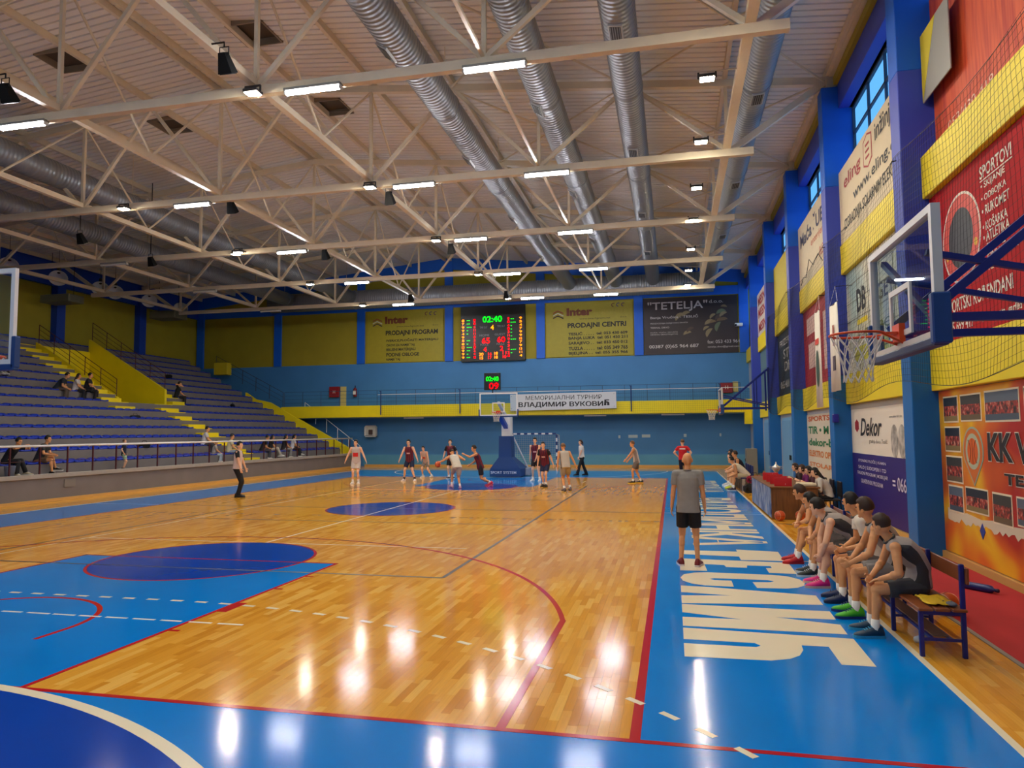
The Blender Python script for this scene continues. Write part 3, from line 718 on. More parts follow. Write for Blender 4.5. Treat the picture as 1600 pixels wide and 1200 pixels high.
for i, y in enumerate((6.7, 3.2, -.3, -3.8)): flood(1.22, y, 'lit square floodlight beside the right long tie beam, %s one out of the picture' % ('first', 'second', 'third', 'fourth')[i])  # unseen floodlights carrying the row on, added for the near floor as well
for k in (3, 4, 5): batten(-22.9, TY[k] - .1, 'unlit fluorescent batten over the stands under the %s' % NM[k], False)
NW = ['nearest', 'second', 'third', 'fourth', 'fifth', 'sixth', 'farthest']
for i, y in enumerate((10.15, 13.55, 17.15, 20.6, 24.75, 28.7, 32.2)): flood(1.22, y, 'lit square floodlight beside the right long tie beam, %s of seven' % NW[i])
for k in range(1, 6): flood(-8.34, TY[k] - .25, 'lit floodlight at the middle long tie, under the %s' % NM[k], 9.48)
for k in (2, 3, 4, 5): flood(-16.9, TY[k] - .3, 'lit floodlight left of the ridge, under the %s' % NM[k], 9.48)
flood(-16.6, TY[3] - .6, 'second lit floodlight of the pair left of the ridge on the third truss', 9.46)
def black_spot(x, y, lab, white=False):
    t = thing('black_floodlight', lab, 'lamp', (x, y, 9.5), 0, 'unlit black floodlights on the tie beams')
    b = MB(); w0, w1 = .07, .15
    b.add([(-w0, -w0, .08), (w0, -w0, .08), (w0, w0, .08), (-w0, w0, .08), (-w1, -w1 * .8, -.3), (w1, -w1 * .8, -.3), (w1, w1 * .8, -.3), (-w1, w1 * .8, -.3)], [(0, 1, 2, 3), (7, 6, 5, 4), (0, 4, 5, 1), (1, 5, 6, 2), (2, 6, 7, 3), (3, 7, 4, 0)])
    h = b.build('body', mat('050506', .7, spec=.2), t); h.rotation_euler = (R(28), 0, 0)
    l_ = MB().box(-.13, .13, -.1, .1, -.315, -.302).build('lens', mat('c9c4b4' if white else '22242a', .25), t); l_.rotation_euler = (R(28), 0, 0)
    MB().tube([(-.1, 0, .02), (-.1, 0, .2), (.1, 0, .2), (.1, 0, .02)], .012, 5).build('bracket', BLACK, t); MB().tube([(0, 0, .2), (0, 0, .3), (-.3, 0, .3)] if not white else [(0, 0, .2), (0, 0, zroof(x) - 9.5)], .018, 5).build('clamp', BLACK, t)
for x, y, l in ((-8.07, 6.8, 'nearest on the middle tie beam'), (-13.3, 6.8, 'nearest on the ridge tie beam'), (-13.3, 14.7, 'beside the second truss on the ridge tie beam'), (-8.07, 15.1, 'beside the second truss on the middle tie beam'),
                (-13.3, 21.0, 'beside the third truss on the ridge tie beam'), (-8.07, 21.4, 'beside the third truss on the middle tie beam'), (-13.3, 30.7, 'before the farthest truss on the ridge tie beam'), (-8.1, 31.1, 'before the farthest truss, above the scoreboard')):
    black_spot(x, y, 'unlit black floodlight ' + l)
for x, y, l in ((-20.85, 16.6, 'nearer'), (-20.85, 20.25, 'farther')): black_spot(x, y, 'black floodlight with pale lens over the front of the stands, %s one' % l, True)
def dome(y, lab):
    t = thing('high_bay_lamp', lab, 'lamp', (-29.8, y, 10.2), 0, 'unlit round high bay lamps over the upper rows')
    b = MB().lathe([(.06, .22), (.1, .2), (.14, .1), (.26, -.06), (.34, -.2), (.33, -.2), (.25, -.06), (.12, .08), (.05, .1)], n=20).build('reflector', mat('e6eaee', .3, .3), t, True); b.scale = (1.25, 1.25, 1.25); b.rotation_euler = (R(-38), R(-42), 0)
    MB().cap((0, 0, .2), (0, 0, .38), .09, .09, 10).build('ballast', mat('2c2e32', .5), t, True)
    MB().tube([(0, 0, .3), (0, 0, 1.65)], .01, 5).build('hanger', BLACK, t)
for y, l in zip((21.8, 24.55, 27.25, 28.3, 30.95, 33.7), ('nearest', 'second', 'third', 'fourth', 'fifth', 'farthest')): dome(y, 'round silver high bay lamp over the upper stands, %s of six' % l)
for (x0, x1, y0, y1, z0, z1, lb) in ((-31.0, -29.2, 32.4, 33.6, 9.3, 9.75, 'olive air heater box below the last high bay lamp'), (-31.4, -29.6, 25.0, 26.0, 9.0, 9.4, 'olive air heater box between the high bay lamps')):
    hu_ = MB().bbox(x0, x1, y0, y1, z0, z1, .03).build('heater_unit', mat('6b6a52', .6)); tag(hu_, lb, 'heater')
    for xx in (x0 + .2, x1 - .2): MB().tube([(xx, (y0 + y1) / 2, z1 - .01), (xx, (y0 + y1) / 2, zroof(xx))], .015, 5).build('hanger', BLACK, hu_)
    for i in range(6): MB().box(x1 - .005, x1 + .012, y0 + .1, y1 - .1, z0 + .06 + .055 * i, z0 + .08 + .055 * i).build('louvre', mat('4a4a3a', .6), hu_)
# ================================================================== floor lettering, nearest word drawn stroke by stroke
GL = {
 'T': [(.4, 8.1), (1.39, 8.1), (1.39, 8.33), (2.08, 8.2), (2.06, 7.29), (1.38, 7.27), (1.38, 7.6), (.4, 7.69)],
 'E': [(.4, 7.25), (2.09, 7.14), (2.08, 6.22), (1.69, 6.24), (1.69, 6.6), (1.78, 6.62), (1.78, 6.79), (1.43, 6.79), (1.41, 6.59), (1.1, 6.6), (1.08, 6.77), (.78, 6.79), (.8, 6.23), (.4, 6.2)],
 'C': [(.4, 5.66), (.45, 5.9), (.6, 6.05), (.8, 6.11), (1.7, 6.08), (1.92, 6.0), (2.05, 5.8), (2.08, 5.6), (2.04, 5.4), (1.93, 5.24), (1.78, 5.16), (1.4, 5.13), (1.38, 5.5), (1.62, 5.54), (1.68, 5.61), (1.6, 5.69), (.87, 5.69), (.8, 5.62), (.87, 5.55), (1.1, 5.55), (1.1, 5.15), (.72, 5.17), (.55, 5.26), (.43, 5.44)],
 'L': [(.4, 5.1), (.8, 5.06), (2.08, 4.8), (2.07, 4.3), (.4, 4.07), (.4, 4.5), (1.04, 4.6), (.4, 4.69)],
 'I': [(.4, 4.02), (2.08, 3.97), (2.07, 3.6), (1.42, 3.58), (2.07, 3.38), (2.06, 3.0), (.4, 3.02), (.4, 3.4), (1.06, 3.41), (.4, 3.62)],
 'H': [(.4, 2.94), (2.08, 2.84), (2.07, 1.96), (1.78, 1.96), (1.78, 2.51), (1.53, 2.51), (1.52, 2.35), (1.46, 2.17), (1.36, 2.05), (1.18, 1.96), (.4, 1.93), (.4, 2.36), (1.09, 2.36), (1.14, 2.42), (1.09, 2.5), (.4, 2.51)]}
for k, p in GL.items(): MB().prism(p[::-1] if sum((p[i][0] - p[i - 1][0]) * (p[i][1] + p[i - 1][1]) for i in range(len(p))) > 0 else p, -.001, Z3).build('floor_lettering', CREAM, floor)
# ================================================================== posters and banners on the right wall
def panel(name, label, cat, x, y0, y1, z0, z1, m, th=.02, group=None):
    o = MB().bbox(-th, 0, y0 - y1, 0, 0, z1 - z0, .004).build(name, m); o.location = (x, y1, z0); tag(o, label, cat, group); return o
def sub(parent, name, y0, y1, z0, z1, m, dx=.004, x=None):
    """flat printed patch just proud of its panel"""
    px, py, pz = parent.location; w = MB().box(-.022 - dx, -.018, y0 - py, y1 - py, z0 - pz, z1 - pz).build(name, m, parent); return w
def wtext(body, parent, yl, z0, w, h, m, bold=.0, shear=0, x=None, name='lettering', anchor='l'): text(body, parent, FR_RIGHT, ((parent.location.x - .022 if x is None else x), yl, z0), w=w, h=h, m=m, bold=bold, shear=shear, depth=.004, name=name, anchor=anchor)
INK, OFFW, RED = mat('17161c', .6), mat('ece6d8', .6), mat('a5202c', .6)
# bay 0 lower: club poster
pk = panel('club_poster', 'large orange and yellow club poster with team photos beside the bench', 'poster', 4.75, 2.6, 8.19, .12, 2.75,
           ramp_mat('flame_print', [(.3, 'b51f14'), (.42, 'e06a12'), (.52, 'f2c012'), (.62, 'e07f10'), (.75, 'a81a16')], .55, .45, 1.5, distort=.6, seed=3.3))
frm, phm = mat('efe3c4', .5), [ramp_mat('team_photo_print', [(.35, '1c1a20'), (.48, '7a3a30'), (.56, 'b83028'), (.7, 'c9a890')], 14, .5, 3, seed=i * 3.1) for i in range(3)]
for i, (ya, yb, z0, z1) in enumerate([(7.98, 7.37, 2.22, 2.65), (7.27, 6.5, 2.23, 2.65), (6.38, 5.32, 2.21, 2.66), (7.97, 7.33, 1.75, 2.16), (7.97, 7.3, 1.26, 1.69), (7.92, 7.32, .79, 1.22), (7.23, 6.42, .86, 1.24), (6.28, 5.68, .79, 1.23), (5.55, 5.0, .84, 1.23), (5.2, 4.2, 2.2, 2.66)]):
    q = sub(pk, 'team_photo', yb, ya, z0, z1, frm); hh = z1 - z0
    for nm_, u0, u1, m_ in (('court_print', .06, .25, mat(('8a7a4c', '6a5a40', '4a5a6a')[i % 3], .5)), ('team_print', .25, .62, phm[i % 3]), ('backdrop_print', .62, .94, mat(('1c2836', '3a3c3a', '5a6a7c')[i % 3], .5))): MB().box(-.03, -.026, yb + .025 - 8.19, ya - .025 - 8.19, z0 + hh * u0 - .12, z0 + hh * u1 - .12).build(nm_, m_, q)
def wall_poly(parent, name, pts, m, dx):
    """flat shape on the right wall: pts = (Y, z)"""
    px, py, pz = parent.location; n = len(pts); a = sum(pts[i - 1][0] * pts[i][1] - pts[i][0] * pts[i - 1][1] for i in range(n))
    if a > 0: pts = pts[::-1]
    vs = [(-.02 - dx, y - py, z - pz) for y, z in pts] + [(-.015, y - py, z - pz) for y, z in pts]
    return MB().add(vs, [tuple(range(n))] + [((i + 1) % n, i, n + i, n + (i + 1) % n) for i in range(n)]).build(name, m, parent)
def el(cy, cz, ry, rz, a0=0, a1=360, n=36): return [(cy + ry * math.cos(R(a0 + (a1 - a0) * i / n)), cz + rz * math.sin(R(a0 + (a1 - a0) * i / n))) for i in range(n)]
drop = lambda s: [(6.87 + .37 * s * math.cos(R(a)), 1.78 + .37 * s * math.sin(R(a))) for a in range(-20, 201, 10)] + [(6.87, 1.26 + (1 - s) * .4)]
wall_poly(pk, 'crest', drop(1), mat('9db8a8', .5), .006); wall_poly(pk, 'crest', drop(.92), mat('d9742a', .5), .008); wall_poly(pk, 'crest', el(6.87, 1.78, .26, .27), mat('b9c4a8', .5), .01); wall_poly(pk, 'crest', el(6.87, 1.78, .19, .2), mat('e0661a', .5), .012)
wall_poly(pk, 'crest_seam', el(6.87, 1.78, .006, .19), INK, .014)
for s in (-1, 1): wall_poly(pk, 'crest_seam', [(6.87 + s * (.06 + .08 * (t / 5 - 1) ** 2), 1.61 + .034 * t) for t in range(11)] + [(6.882 + s * (.06 + .08 * (t / 5 - 1) ** 2), 1.61 + .034 * t) for t in range(10, -1, -1)], INK, .014)
for body, yl, z0, w, h in (('KK V', 6.33, 1.66, 1.25, .4), ('TESLIĆ', 5.85, 1.36, 1.5, .2)):
    wtext(body, pk, yl + .012, z0 - .012, w + .024, h + .024, OFFW, .05, x=4.725); wtext(body, pk, yl, z0, w, h, INK, .03, x=4.721)
torn = [(8.0, .86), (7.6, .8), (7.24, .84), (6.7, .8), (6.28, .84), (5.7, .83), (5.3, .85), (4.4, .83)]; rt = random.Random(5)
low = [(y, z - .07 - .09 * rt.random()) for y, z in [(8.0 - 3.6 * i / 40, .78) for i in range(41)]][::-1]
wall_poly(pk, 'torn_strip', [(y, z - .02) for y, z in torn] + low, mat('d8cdb4', .8), .003); wall_poly(pk, 'diamond', [(6.67, .74), (6.58, .62), (6.68, .5), (6.77, .62)], mat('1d3c9c', .5), .006)
# bay 0 middle: sports school poster
ps = panel('sports_poster', 'dark red sports school poster with oval emblem above the yellow band', 'poster', 4.75, 2.6, 8.19, 3.52, 6.06, mat('b40d1a', .7, spec=.2, noise=.12, nscale=.5))
wall_poly(ps, 'emblem', el(6.92, 5.05, .73, .7), OFFW, .004); wall_poly(ps, 'emblem', el(6.92, 5.05, .69, .66), mat('d9402a', .5), .006); wall_poly(ps, 'emblem', el(6.92, 5.05, .47, .46), mat('1a1418', .5), .008)
for a in (200, 340): wall_poly(ps, 'emblem_dot', el(6.92 + .58 * math.cos(R(a)), 5.05 + .56 * math.sin(R(a)), .06, .06), mat('e8b81c', .5), .009)
for body, yl, yr, z0, z1 in (('SPORTOVI', 6.14, 5.15, 5.68, 5.86), ('• SKIJANJE', 6.12, 5.36, 5.5, 5.62), ('• ODBOJKA', 6.12, 5.34, 5.32, 5.44), ('• RUKOMET', 6.12, 5.27, 5.14, 5.28), ('• KOŠARKA', 6.12, 5.35, 4.92, 5.08), ('• ATLETIKA', 6.12, 5.31, 4.76, 4.9), ('• FUDBAL', 6.12, 5.45, 4.61, 4.73), ('• GIMNASTIKA', 6.12, 5.1, 4.47, 4.59), ('• TENIS', 6.12, 5.65, 4.34, 4.46), ('SPORTSKI ROĐENDANI', 7.6, 5.3, 3.95, 4.17), ('065 699 417', 7.62, 6.59, 3.64, 3.82), ('skolasporta_garfild', 6.3, 5.1, 3.62, 3.76)):
    wtext(body, ps, yl, z0, yl - yr, z1 - z0, OFFW, .015)
sub(ps, 'underline', 5.15, 6.14, 5.645, 5.66, OFFW)
# bay 0 upper: orange banner and grey-yellow panel
pb_ = panel('orange_banner', 'wide rippled orange red banner high on the right wall', 'banner', 4.66, 2.6, 8.19, 6.84, 9.6, ramp_mat('orange_painted_ripples', [(.3, 'c0361c'), (.5, 'd95a30'), (.7, 'b83222')], 1.2, .6, 2, stretch=(1, 6, .5)))  # flat sheet: ripple shading is put into the colour as vertical streaks
pb_.location.x = 4.9
wtext('053/430-418', pb_, 7.6, 7.0, 1.7, .16, mat('f0c8b0', .6))
pg_ = panel('grey_yellow_panel', 'grey and yellow panel hanging over the corner of the orange banner', 'panel', 4.72, 6.9, 8.16, 7.75, 8.95, mat('9a9a94', .6))
wall_poly(pg_, 'yellow_wedge', [(8.15, 7.76), (8.15, 8.94), (7.45, 8.94)], mat('d9c81e', .6), .004)
# bay 1
pd = panel('furniture_poster', 'white and violet furniture shop poster with script lettering', 'poster', 4.75, 8.7, 14.29, .12, 2.62, OFFW)
sub(pd, 'violet_field', 8.7, 14.29, .12, 1.55, mat('2a1a78', .5, noise=.12, nscale=.4))
wtext('Dekor', pd, 13.43, 1.97, 1.82, .42, INK, .02, .35); wtext('gradnja d.o.o. Teslić', pd, 12.69, 1.79, 1.45, .12, mat('6a6258', .6)); wtext('www.dekor-bih.com', pd, 11.05, 2.36, .85, .05, INK)
wall_poly(pd, 'red_cube', [(13.92, 2.14), (13.92, 2.3), (13.75, 2.37), (13.57, 2.3), (13.57, 2.14), (13.75, 2.06)], RED, .005)
for cy in (10.75, 10.25): wall_poly(pd, 'marble_disc', el(cy, 1.88, .24, .34), ramp_mat('marble_print', [(.35, '8a8880'), (.6, 'cfcac0')], 5, .4, 4, seed=cy), .006)
for b_, yl, z0, w, h in (('STONSKE PLOČE | KAMIN', 13.71, 1.34, 2.3, .1), ('SALO | SUDOPERI I TD', 13.71, 1.17, 2.3, .1), ('FASADNI PROGRAM | MOBILIJAR', 13.8, 1.03, 2.5, .1), ('GRAĐEVINSKI PROGRAM', 13.5, .86, 1.8, .1), ('= 066', 10.98, .88, .9, .28)):
    wtext(b_, pd, yl, z0, w, h, mat('c9c6e0', .6), .01, x=4.722)
MB().box(-.02, 0, 8.7 - 14.29, 0, 2.5, 2.63).build('grey_header', mat('a8a49c', .6), pd)
pdb = panel('gridded_poster', 'pale gridded poster with black monogram behind the near glass backboard', 'poster', 4.75, 8.7, 14.29, 3.52, 6.06, ramp_mat('pale_print', [(.3, 'a8c4c4'), (.5, 'd4d4c0'), (.7, 'e0dcc8')], .6, .5, 1))
wtext('DB', pdb, 13.27, 4.92, .8, .55, INK, .03); sub(pdb, 'yellow_mark', 12.4, 13.3, 4.62, 4.74, YEL); wtext('RGETIĆ', pdb, 11.9, 4.9, 2.2, .5, mat('55524c', .6), .01)
for i in range(5): sub(pdb, 'grid_line', 8.7, 14.29, 3.9 + i * .45, 3.915 + i * .45, mat('7a7a70', .6))
for i in range(5): sub(pdb, 'grid_line', 9.4 + i * .95, 9.42 + i * .95, 3.52, 6.06, mat('7a7a70', .6))
sub(pdb, 'yellow_foot', 9.0, 13.6, 3.75, 4.1, mat('c9c84a', .6)); wtext('DOBOJ', pdb, 12.6, 4.2, 2.2, .26, mat('6a7a28', .6), .01)
pe = panel('engineering_banner', 'beige engineering company banner below the first full window', 'banner', 4.68, 8.7, 14.3, 6.84, 8.72, mat('d9c9a8', .6, noise=.05, nscale=1))
for b_, yl, z0, w, h, m_ in (('eling', 13.75, 8.02, 1.6, .42, RED), ('inžinjering', 10.95, 8.1, 2.2, .5, INK), ('www.eling.co', 12.9, 7.5, 3.6, .34, INK), ('-IZGRADNJA SOLARNIH ELEKTRANA', 13.95, 7.02, 5.1, .34, INK)): wtext(b_, pe, yl, z0, w, h, m_, .012)
wall_poly(pe, 'logo_frame', [(11.9, 8.0), (11.9, 8.55), (11.55, 8.65), (11.2, 8.55), (11.2, 8.0), (11.55, 7.88)], RED, .004); wall_poly(pe, 'logo_field', [(11.85, 8.03), (11.85, 8.52), (11.55, 8.61), (11.25, 8.52), (11.25, 8.03), (11.55, 7.92)], mat('d9c9a8', .6), .006)
for i in range(3): sub(pe, 'logo_bar', 11.4, 11.7, 8.1 + .14 * i, 8.15 + .14 * i, RED, .008)
# bay 2
p2 = panel('price_poster', 'white poster with orange and green lines of lettering behind the scorers', 'poster', 4.75, 14.8, 20.39, .12, 2.62, mat('d8d0bc', .6))
for i, (b_, z0, h, c_, bg) in enumerate((('SPORTSKA', 2.4, .16, 'c9602a', None), ('TIR • M • B', 2.0, .24, '1f7a4a', 'd8603a'), ('dekor-bos', 1.62, .24, '1f7a4a', None), ('ELEKTRO OPREMA', 1.28, .2, 'd8803a', None), ('STOLARIJA', .92, .18, 'd8803a', None))): wtext(b_, p2, 20.1, z0, 4.6, h, mat(c_, .6), .03)
wall_poly(p2, 'pink_figure', [(20.2, .2), (20.2, .8), (19.3, .95), (18.0, .75), (17.2, .2)], ramp_mat('pink_print', [(.4, 'd890a0'), (.6, 'ece0d8')], 6, .5, 3), .005)
p2m = panel('red_sponsor_poster', 'red and white sponsor poster behind the hanging pennants', 'poster', 4.75, 14.8, 20.39, 3.52, 6.06, mat('a81c22', .55, noise=.1, nscale=.6))
for (ya, yb, z0, z1) in ((17.6, 19.8, 5.2, 5.75), (18.2, 19.6, 4.1, 4.9), (15.4, 17.2, 3.9, 5.6)): sub(p2m, 'white_block', ya, yb, z0, z1, mat('d8b8b0', .6))
p2u = panel('furniture_banner', 'beige banner with blue lettering and sofa sketch below the second window', 'banner', 4.68, 14.8, 20.4, 6.84, 8.95, mat('d6c8aa', .6, noise=.05))
wtext('Maća ŠUBER', p2u, 20.0, 8.15, 4.8, .55, mat('1a1c50', .6), .03); wtext('enterijeri 053', p2u, 18.2, 7.75, 2.8, .3, mat('c9604a', .6)); wtext('065/222-333', p2u, 17.0, 7.2, 2.0, .3, mat('c9604a', .6))
px, py, pz = p2u.location; MB().tube([(-.025, y - py, z - pz) for y, z in [(20.1, 6.95), (19.7, 7.15), (19.2, 7.05), (18.6, 7.5), (18.0, 7.2), (17.2, 7.35), (16.6, 7.0)]], .012, 5).build('sketch_line', INK, p2u)
# bays 3-5
p3 = panel('black_poster', 'black poster with white lettering above the farther blue door', 'poster', 4.75, 20.9, 26.49, 3.52, 6.06, mat('1d2a30', .5, noise=.1))
for b_, yl, z0, w, h in (('FRIZER', 25.9, 5.5, 2.5, .25), ('STU', 25.0, 4.95, 2.2, .38), ('DIO', 24.8, 4.45, 2.2, .38), ('065 411 222', 25.9, 3.8, 3.4, .3)): wtext(b_, p3, yl, z0, w, h, mat('c9c9c4', .6), .01)
tag(panel('yellow_wall_panel', 'plain yellow upper wall panel between the third and fourth pilaster', 'panel', 4.68, 20.9, 26.5, 6.84, 8.95, mat('cdbb1e', .6, noise=.05)), None, None)
p4 = panel('white_red_poster', 'white poster with red writing high by the far right corner', 'poster', 4.68, 27.0, 32.6, 6.84, 8.95, mat('d8d0cc', .6))
for z0 in (7.0, 7.7, 8.3): wtext('MESNICA', p4, 32.2, z0, 4.6, .45, RED, .03)
panel('grey_green_poster', 'dull grey green wall panel beside the far side basket', 'panel', 4.75, 27.0, 32.59, 3.52, 6.06, mat('5a7a86', .6))
dn = 1
for ya, yb, lb in ((21.5, 25.6, 'wide light blue double door behind the scorers table'), (27.6, 31.4, 'light blue double door by the far bench')):
    d_ = MB().bbox(4.7, 4.76, ya - .1, yb + .1, 0, 2.62, .01).build('door_%d' % dn, mat('7fb4dc', .5)); d_['kind'] = 'structure'; d_['label'] = lb; dn += 1
    ym = (ya + yb) / 2
    for a, c in ((ya, ym - .02), (ym + .02, yb)):
        lf = MB().bbox(4.66, 4.7, a, c, .02, 2.5, .006).build('leaf', mat('6fa6d4', .5), d_); MB().bbox(4.62, 4.66, (c - .12 if a == ya else a + .06), (c - .06 if a == ya else a + .12), 1.0, 1.18, .005).build('handle', BLACK, lf)
# pennants hung from the wall on strings
def pennant(y0, y1, z0, z1, lab, x=4.2):
    t = thing('pennant', lab, 'banner', (x, (y0 + y1) / 2, z0)); w = (y1 - y0) / 2; h = z1 - z0; b = MB(); n = 10
    for i in range(n + 1):
        u = -1 + 2 * i / n
        for zz in (0, .5, 1): b.v.append((.015 * math.sin(u * 5 + zz * 2), u * w, h * zz))
    for i in range(n):
        for j in range(2): a = i * 3 + j; b.f.append((a, a + 3, a + 4, a + 1))
    c = b.build('cloth', mat('e8e2d4', .7), t, True); sd = c.modifiers.new('th', 'SOLIDIFY'); sd.thickness = .006
    MB().tube([(0, -w - .03, h), (0, w + .03, h)], .012, 6).build('rod', mat('6a5a44', .6), t)
    MB().tube([(0, -w, h), (.06, 0, h + .45), (0, w, h)], .004, 4).build('string', WHITE, t); MB().tube([(.06, 0, h + .45), (4.64 - x, 0, h + .46)], .008, 4).build('hook', BLACK, t)
    return t
pn = pennant(12.85, 13.75, 3.05, 5.15, 'wide white pennant with a dark crest hanging by the second pilaster'); MB().box(-.03, -.02, -.12, .12, .5, .85).build('crest', mat('4a3a4a', .6), pn); MB().box(-.03, -.02, -.06, .06, 1.1, 1.6).build('crest', mat('b0584a', .6), pn)
pn = pennant(14.95, 15.65, 2.72, 5.3, 'narrow white pennant with red bar and green emblem before the red poster'); MB().box(-.03, -.02, -.22, .22, 1.7, 1.85).build('red_bar', mat('d8402a', .6), pn)
MB().add([(-.03, .2 * math.cos(R(a)), 1.05 + .5 * math.sin(R(a))) for a in range(0, 360, 20)], [tuple(range(18))]).build('emblem', mat('2a4a3c', .6), pn)
# ================================================================== boards on the far wall
def fpanel(name, label, x0, x1, z0, z1, m): o = MB().bbox(0, x1 - x0, -.05, 0, 0, z1 - z0, .008).build(name, m); o.location = (x0, YF - .02, z0); return tag(o, label, 'billboard')
def ftext(b_, p, x, z, w, h, m, bold=0, shear=0, anchor='l', y=None): text(b_, p, FR_FAR, (x, (YF - .075) if y is None else y, z), w=w, h=h, m=m, bold=bold, shear=shear, depth=.004, anchor=anchor)
BY = mat('a0931e', .55, noise=.05); INKB = mat('1c1a10', .6); BR = mat('6e3418', .6)
for x0, x1, lb, head, lines in ((-19.3, -13.98, 'yellow billboard with sales programme lettering left of the scoreboard', 'PRODAJNI PROGRAM', ('IVERICE,PLOČASTI MATERIJALI', 'OKOVI ZA NAMJEŠTAJ', 'BRUSNI MATERIJALI', 'PODNE OBLOGE', 'NAMJEŠTAJ')),
                                (-7.25, -1.88, 'yellow billboard with town names and telephone numbers right of the scoreboard', 'PRODAJNI CENTRI', ('TESLIĆ . . . . .  tel: 053 430 609', 'BANJA LUKA  tel: 051 450 211', 'SARAJEVO . .  tel: 033 450 012', 'TUZLA . . . . .  tel: 035 349 765', 'BIJELJINA . .  tel: 055 355 966'))):
    bd = fpanel('yellow_billboard', lb, x0, x1, 6.76, 10.12, BY); W_ = x1 - x0
    ftext('Inter', bd, x0 + 1.3, 9.3, 1.6, .5, BR, .05); ftext('Lignum', bd, x0 + 3.0, 9.3, 1.9, .46, mat('a8962a', .6), .0); ftext('www.interlignum.net', bd, x0 + 2.1, 9.02, 1.9, .14, INKB); ftext('d.o.o.', bd, x0 + 4.6, 9.08, .4, .1, INKB)
    ftext(head, bd, x0 + 1.35, 8.46, 3.6, .4, INKB, .035)
    for i, ln in enumerate(lines):
        ftext(ln, bd, x0 + 1.4, 8.08 - .31 * i, (W_ - 1.75) if ('tel' in ln or i == 0) else None, .23, INKB, .03)
    for i, c_ in enumerate(('6a2a20', '3a2a6a', '5a2a5a')): MB().tube([(4.2 + .3 * i + .12 * math.cos(R(a)), -.055, 3.12 + .1 * math.sin(R(a))) for a in range(60, 300, 30)], .025, 5).build('swirl_mark', mat(c_, .6), bd)
    for i in range(3): MB().tube([(.45, -.055, 2.75 - .16 * i), (.75, -.055, 2.9 - .16 * i), (1.1, -.055, 2.72 - .16 * i)], .035, 5).build('wave_mark', mat(('a04a3a', 'c9c4b4', '3a2c3a')[i], .6), bd)
bt = fpanel('brown_billboard', 'dark brown billboard with stacked firewood picture in the far right corner', -1.25, 4.2, 6.72, 10.15, mat('2c1e20', .5, noise=.2, nscale=.6))
for b_, x, z, w, h, s in (('"TETELJA"', -1.0, 9.3, 3.5, .62, .0), ('d.o.o.', 2.6, 9.72, .8, .2, 0), ('Banja Vrućica - TESLIĆ', -.85, 8.85, 2.8, .24, 0), ('PROIZVODNJA OGRJEVNOG DRVETA', -.85, 8.55, 2.2, .1, 0), ('TERMAL DRVO', -.85, 8.3, 1.1, .1, 0), ('KUĆA, VOĆA I POVRĆE', -.85, 8.02, 1.6, .09, 0), ('DRVENO GRADITELJSTVO', -.85, 7.88, 1.6, .09, 0), ('00387 (0)65 964 687', -.95, 7.05, 2.9, .26, 0), ('fax: 053 433 964', 2.45, 7.3, 1.85, .2, 0), ('tetelja.doo@gmail.com', 2.45, 7.02, 1.85, .13, 0)): ftext(b_, bt, x, z, w, h, mat('c9c0bc', .6), .012 if h > .2 else 0)
rw = random.Random(2)
for i in range(16):
    cx, cz = 3.6 + rw.uniform(-1.5, 1.2), 1.9 + rw.uniform(-1.1, .9); r0 = rw.uniform(.18, .34); a0 = rw.uniform(0, 90)
    b = MB(); n = 7; b.add([(cx + r0 * math.cos(R(a0 + 150 * j / n)), -.052 - .001 * i, cz + r0 * math.sin(R(a0 + 150 * j / n))) for j in range(n + 1)], [tuple(reversed(range(n + 1)))]); b.build('log_print', mat(rw.choice(['6a5238', '7a6444', '4c3a34', '5f6a50', '8a7a58']), .6), bt)
# ================================================================== scoreboards
def seg_text(b_, p, x, z, h, c_, s=3.5, w=None): text(b_, p, FR_FAR, (x, p.location.y - .105, z), w=w, h=h, m=emit(c_, s), depth=.004, name='digits')
sb = thing('scoreboard', 'large black LED scoreboard with green clock and red scores', 'scoreboard', (-12.75, YF - .14, 6.62))
MB().bbox(0, 4.2, -.1, .12, 0, 3.55, .02).build('case', mat('0a0a0d', .35), sb)
GRN, REDL, AMB = '00ff10', 'ff0004', 'ff7000'
for b_, x, z, h, c_, w in (('02:40', -11.3, 9.12, .36, GRN, 1.25), ('4', -10.78, 8.62, .3, AMB, .2), ('65', -11.35, 7.76, .36, REDL, .5), ('60', -10.35, 7.8, .36, REDL, .5), ('4', -11.25, 7.24, .3, REDL, .2), ('2', -10.18, 7.27, .3, REDL, .2),
                        ('20', -11.55, 7.0, .18, AMB, .28), ('15', -11.5, 6.76, .18, AMB, .22), ('16', -10.95, 7.0, .18, REDL, .22), ('17', -10.95, 6.76, .18, REDL, .22), ('18', -10.55, 7.02, .18, AMB, .22), ('18', -10.55, 6.78, .18, AMB, .22), ('11', -10.0, 7.05, .18, REDL, .22), ('10', -10.0, 6.8, .18, REDL, .22)):
    seg_text(b_, sb, x, z, h, c_, w=w)
for b_, x, z, w in (('HOME', -11.5, 8.22, .62), ('GUEST', -10.52, 8.25, .68), ('FOULS', -11.45, 7.62, .5), ('FOULS', -10.4, 7.64, .5), ('TIME OUT', -11.5, 8.72, .5), ('TIME OUT', -10.35, 8.76, .5)): text(b_, sb, FR_FAR, (x, YF - .245, z), w=w, h=.13, m=mat('8a8a90', .5), depth=.004)
ra = random.Random(4)
